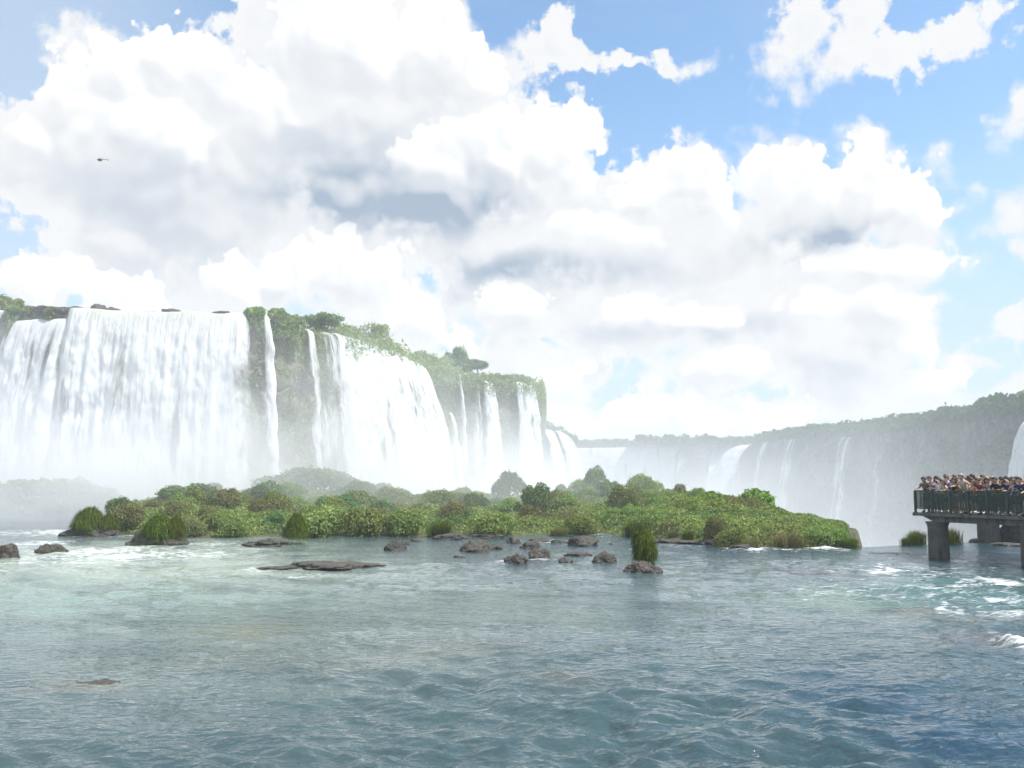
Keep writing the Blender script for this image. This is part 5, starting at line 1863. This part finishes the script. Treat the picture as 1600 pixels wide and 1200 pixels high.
# front row along the railing, from the corner at the left of the photo
ROW = [
    # al, pe, pose, scale, turn, skin, hair, top, legs, shoe, label
    (0.35, 0.52, 5, 0.98, 0.25, 'tan', 'dark', 'brown', 'black', 'brown', 'person in brown top propped on straight arms at the platform corner'),
    (0.72, 0.66, 0, 0.98, -0.25, 'fair', 'brown', 'purple', 'grey', 'beige', 'person in purple top leaning beside the brown top at the platform corner'),
    (1.12, 0.55, 1, 0.93, 0.1, 'fair', 'dark', 'white', 'navy', 'white', 'person in bright white top holding a phone, third from the platform corner'),
    (1.52, 0.50, 4, 0.88, -0.3, 'fair', 'brown', 'lilac', 'navy', 'beige', 'person in lilac top with long brown hair at the rail'),
    (2.05, 0.48, 4, 0.93, 0.2, 'tan', 'black', 'black', 'grey', 'white', 'person in black sleeveless top with bent bare arms on the rail'),
    (2.62, 0.50, 5, 1.06, 0.15, 'fair', 'grey', 'beige', 'olive', 'beige', 'tall person in beige top rising above the others with raised shoulders'),
    (3.12, 0.45, 4, 0.86, 0.1, 'fair', 'brown', 'orange', 'black', 'white', 'person in orange top at the rail right of the tall beige one'),
    (3.55, 0.50, 0, 0.92, -0.2, 'tan', 'dark', 'maroon', 'black', 'brown', 'person in maroon top leaning right of the orange top'),
    (3.98, 0.52, 0, 0.93, 0.15, 'tan', 'black', 'grey', 'navy', 'grey', 'person in grey top with forearms on the rail, two right of the orange top'),
    (4.40, 0.50, 0, 0.95, 0.1, 'tan', 'black', 'black', 'black', 'white', 'person in black long shirt bent low in mid-railing'),
    (4.86, 0.55, 1, 0.94, 0.2, 'fair', 'black', 'navy', 'blue', 'white', 'person in navy top holding a phone in mid-railing'),
    (5.28, 0.50, 4, 0.90, -0.2, 'fair', 'brown', 'blue', 'black', 'white', 'person in blue sleeveless top between two navy tops'),
    (5.68, 0.50, 2, 0.98, 0.1, 'fair', 'dark', 'navy', 'navy', 'white', 'person in navy top bent over the rail with one bare arm hanging outside'),
    (6.14, 0.50, 0, 0.98, -0.1, 'tan', 'black', 'teal', 'black', 'brown', 'person in dark teal top right of the hanging arm'),
    (6.56, 0.50, 0, 0.99, 0.25, 'fair', 'blond', 'lilac', 'grey', 'grey', 'person in pale lilac top with blond hair near the right border'),
    (7.00, 0.50, 2, 0.98, 0.2, 'tan', 'dark', 'navy', 'maroon', 'white', 'person in navy top reaching down at the right border'),
    (7.42, 0.50, 0, 0.97, -0.1, 'fair', 'dark', 'blue', 'red', 'white', 'person in blue top and red trousers cut by the right border'),
    (7.9, 0.52, 4, 0.93, 0.0, 'tan', 'black', 'red', 'black', 'white', 'person in red top beyond the right border'),
]
for r_ in ROW:
    person(*r_)
pr = np.random.default_rng(99)
tops = ['navy', 'grey', 'teal', 'black', 'olive', 'white', 'maroon', 'brown', 'blue', 'pink', 'beige', 'purple']
BACKROW = []
for row_i, pe in enumerate((1.05, 1.55, 2.15)):
    al = 0.55 + 0.2 * row_i
    while al < 8.2:
        BACKROW.append((al, pe + pr.uniform(-0.12, 0.12), [3, 1, 3, 0, 3][int(pr.integers(0, 5))]))
        al += pr.uniform(0.42, 0.72) + 0.12 * row_i
front_names = [(r_[0], r_[10].split(' ')[2:5]) for r_ in ROW]
used = set()
for k, (al, pe, po) in enumerate(BACKROW):
    top = tops[int(pr.integers(0, len(tops)))]
    hr = ['black', 'dark', 'brown', 'dark', 'blond'][int(pr.integers(0, 5))]
    near = min(ROW, key=lambda q: abs(q[0] - al))
    who = near[10].split(' in ')[1].split(' with ')[0].split(' holding')[0].split(' propped')[0].split(' leaning')[0].split(' bent')[0].split(' at ')[0].split(' between')[0].split(' right')[0].split(' reaching')[0].split(' rising')[0].split(' cut')[0].split(' beyond')[0].split(' near')[0]
    where = ['just behind', 'two rows behind', 'at the back behind'][0 if pe < 1.3 else 1 if pe < 1.85 else 2]
    lab = '%s haired person in %s %s the %s' % (hr, top, where, who)
    if lab in used:
        lab += ', slightly to the right'
    used.add(lab)
    person(al, pe, po, float(pr.uniform(0.9, 1.02)), float(pr.uniform(-0.7, 0.7)), ['fair', 'tan', 'brown', 'tan'][int(pr.integers(0, 4))], hr, top, ['black', 'navy', 'grey', 'olive'][int(pr.integers(0, 4))], ['white', 'black', 'brown'][int(pr.integers(0, 3))], lab)


# ------------------------------------------------------------------ helicopter and birds
def helicopter():
    c = P(158, 250, 900)
    m, t, out = mat_new('helicopter_paint')
    t.put(out.inputs[0], principled(t, (0.03, 0.045, 0.07, 1), 0.35).outputs[0])
    m2, t2, out2 = mat_new('cockpit_glass')
    t2.put(out2.inputs[0], principled(t2, (0.02, 0.03, 0.04, 1), 0.08, 0.8).outputs[0])
    e = empty('helicopter', tuple(c), math.radians(8))
    b = MB()
    b.ball((-1.2, 0, 0), (2.3, 0.95, 1.05), 16)
    b.tube((0.2, 0, 1.0), (-2.2, 0, 1.05), 0.45, 0.3, 10)
    b.build('body', m, e, True)
    b = MB()
    b.ball((-2.5, 0, 0.15), (1.25, 0.93, 0.88), 14)
    b.build('windscreen', m2, e, True)
    b = MB()
    b.tube((0.4, 0, 0.35), (6.6, 0, 0.75), 0.42, 0.14, 10)
    b.build('tail_boom', m, e, True)
    b = MB()
    b.box((6.5, 0, 0), (1, 0, 0), (0, 1, 0), (-0.35, -0.05, -0.6), (0.35, 0.05, 1.4))
    b.build('tail_fin', m, e)
    b = MB()
    b.tube((6.6, 0.2, 0.7), (6.6, 0.26, 0.7), 0.1, 0.1)
    b.box((6.6, 0.25, 0.7), (1, 0, 0), (0, 1, 0), (-0.08, -0.02, -0.95), (0.08, 0.02, 0.95))
    b.build('tail_rotor', m, e)
    b = MB()
    b.tube((-0.9, 0, 1.0), (-0.9, 0, 1.9), 0.13, 0.1)
    for s in (-1, 1):
        q = np.array([math.cos(0.45), math.sin(0.45) * 0.6, 0.42]) * s
        p0 = np.array([-0.9, 0, 1.85])
        b.quadbox([p0 + q * 0.1 + np.array(v) for v in ((0, -.16, -.03), (0, .16, -.03), (0, .16, .03), (0, -.16, .03))] and
                  [p0 + q * 0.1 + np.array((0, -.16, -.03)), p0 + q * 4.6 + np.array((0, -.16, -.03)), p0 + q * 4.6 + np.array((0, .16, -.03)), p0 + q * 0.1 + np.array((0, .16, -.03)),
                   p0 + q * 0.1 + np.array((0, -.16, .03)), p0 + q * 4.6 + np.array((0, -.16, .03)), p0 + q * 4.6 + np.array((0, .16, .03)), p0 + q * 0.1 + np.array((0, .16, .03))])
    b.build('main_rotor', m, e)
    for s in (-1, 1):
        b = MB()
        b.tube((-3.2, s * 0.95, -1.55), (1.2, s * 0.95, -1.55), 0.07)
        for xx in (-2.2, 0.2):
            b.tube((xx, s * 0.55, -0.7), (xx, s * 0.95, -1.55), 0.05)
        b.build('skid', m, e)
    tag(e, 'dark helicopter flying in front of the big left cloud', 'helicopter')


helicopter()


def bird(px, py, Y, s, label, rz):
    m = bpy.data.materials.get('bird_feathers')
    if m is None:
        m, t, out = mat_new('bird_feathers')
        t.put(out.inputs[0], principled(t, (0.03, 0.03, 0.03, 1), 0.7).outputs[0])
    V = [(0, .5, 0), (.08, .25, .02), (-.08, .25, .02), (0, .2, -.1), (.1, -.1, .03), (-.1, -.1, .03), (0, -.1, -.1), (.12, -.55, 0), (-.12, -.55, 0), (0, -.45, -.03),
         (.5, .15, .22), (.48, -.1, .2), (1.0, -.1, .12), (-.5, .15, .22), (-.48, -.1, .2), (-1.0, -.1, .12)]
    Fq = [(0, 2, 1), (0, 1, 3), (0, 3, 2), (1, 2, 5, 4), (1, 4, 6, 3), (2, 3, 6, 5), (4, 5, 8, 7), (4, 7, 9, 6), (5, 6, 9, 8), (7, 8, 9), (1, 10, 11, 4), (10, 12, 11), (2, 5, 14, 13), (13, 14, 15)]
    me = bpy.data.meshes.new('bird')
    me.from_pydata(V, [], Fq)
    me.materials.append(m)
    o = bpy.data.objects.new('bird', me)
    COL.objects.link(o)
    o.location = tuple(P(px, py, Y))
    o.scale = (s, s, s)
    o.rotation_euler = (0.2, 0.3, rz)
    tag(o, label, 'bird', 'birds in the sky')


bird(1466, 479, 150, 0.26, 'tiny dark bird in the pale blue right of the big cumulus', 0.7)
bird(1372, 213, 150, 0.2, 'tiny dark bird high in the clear blue sky', 2.1)
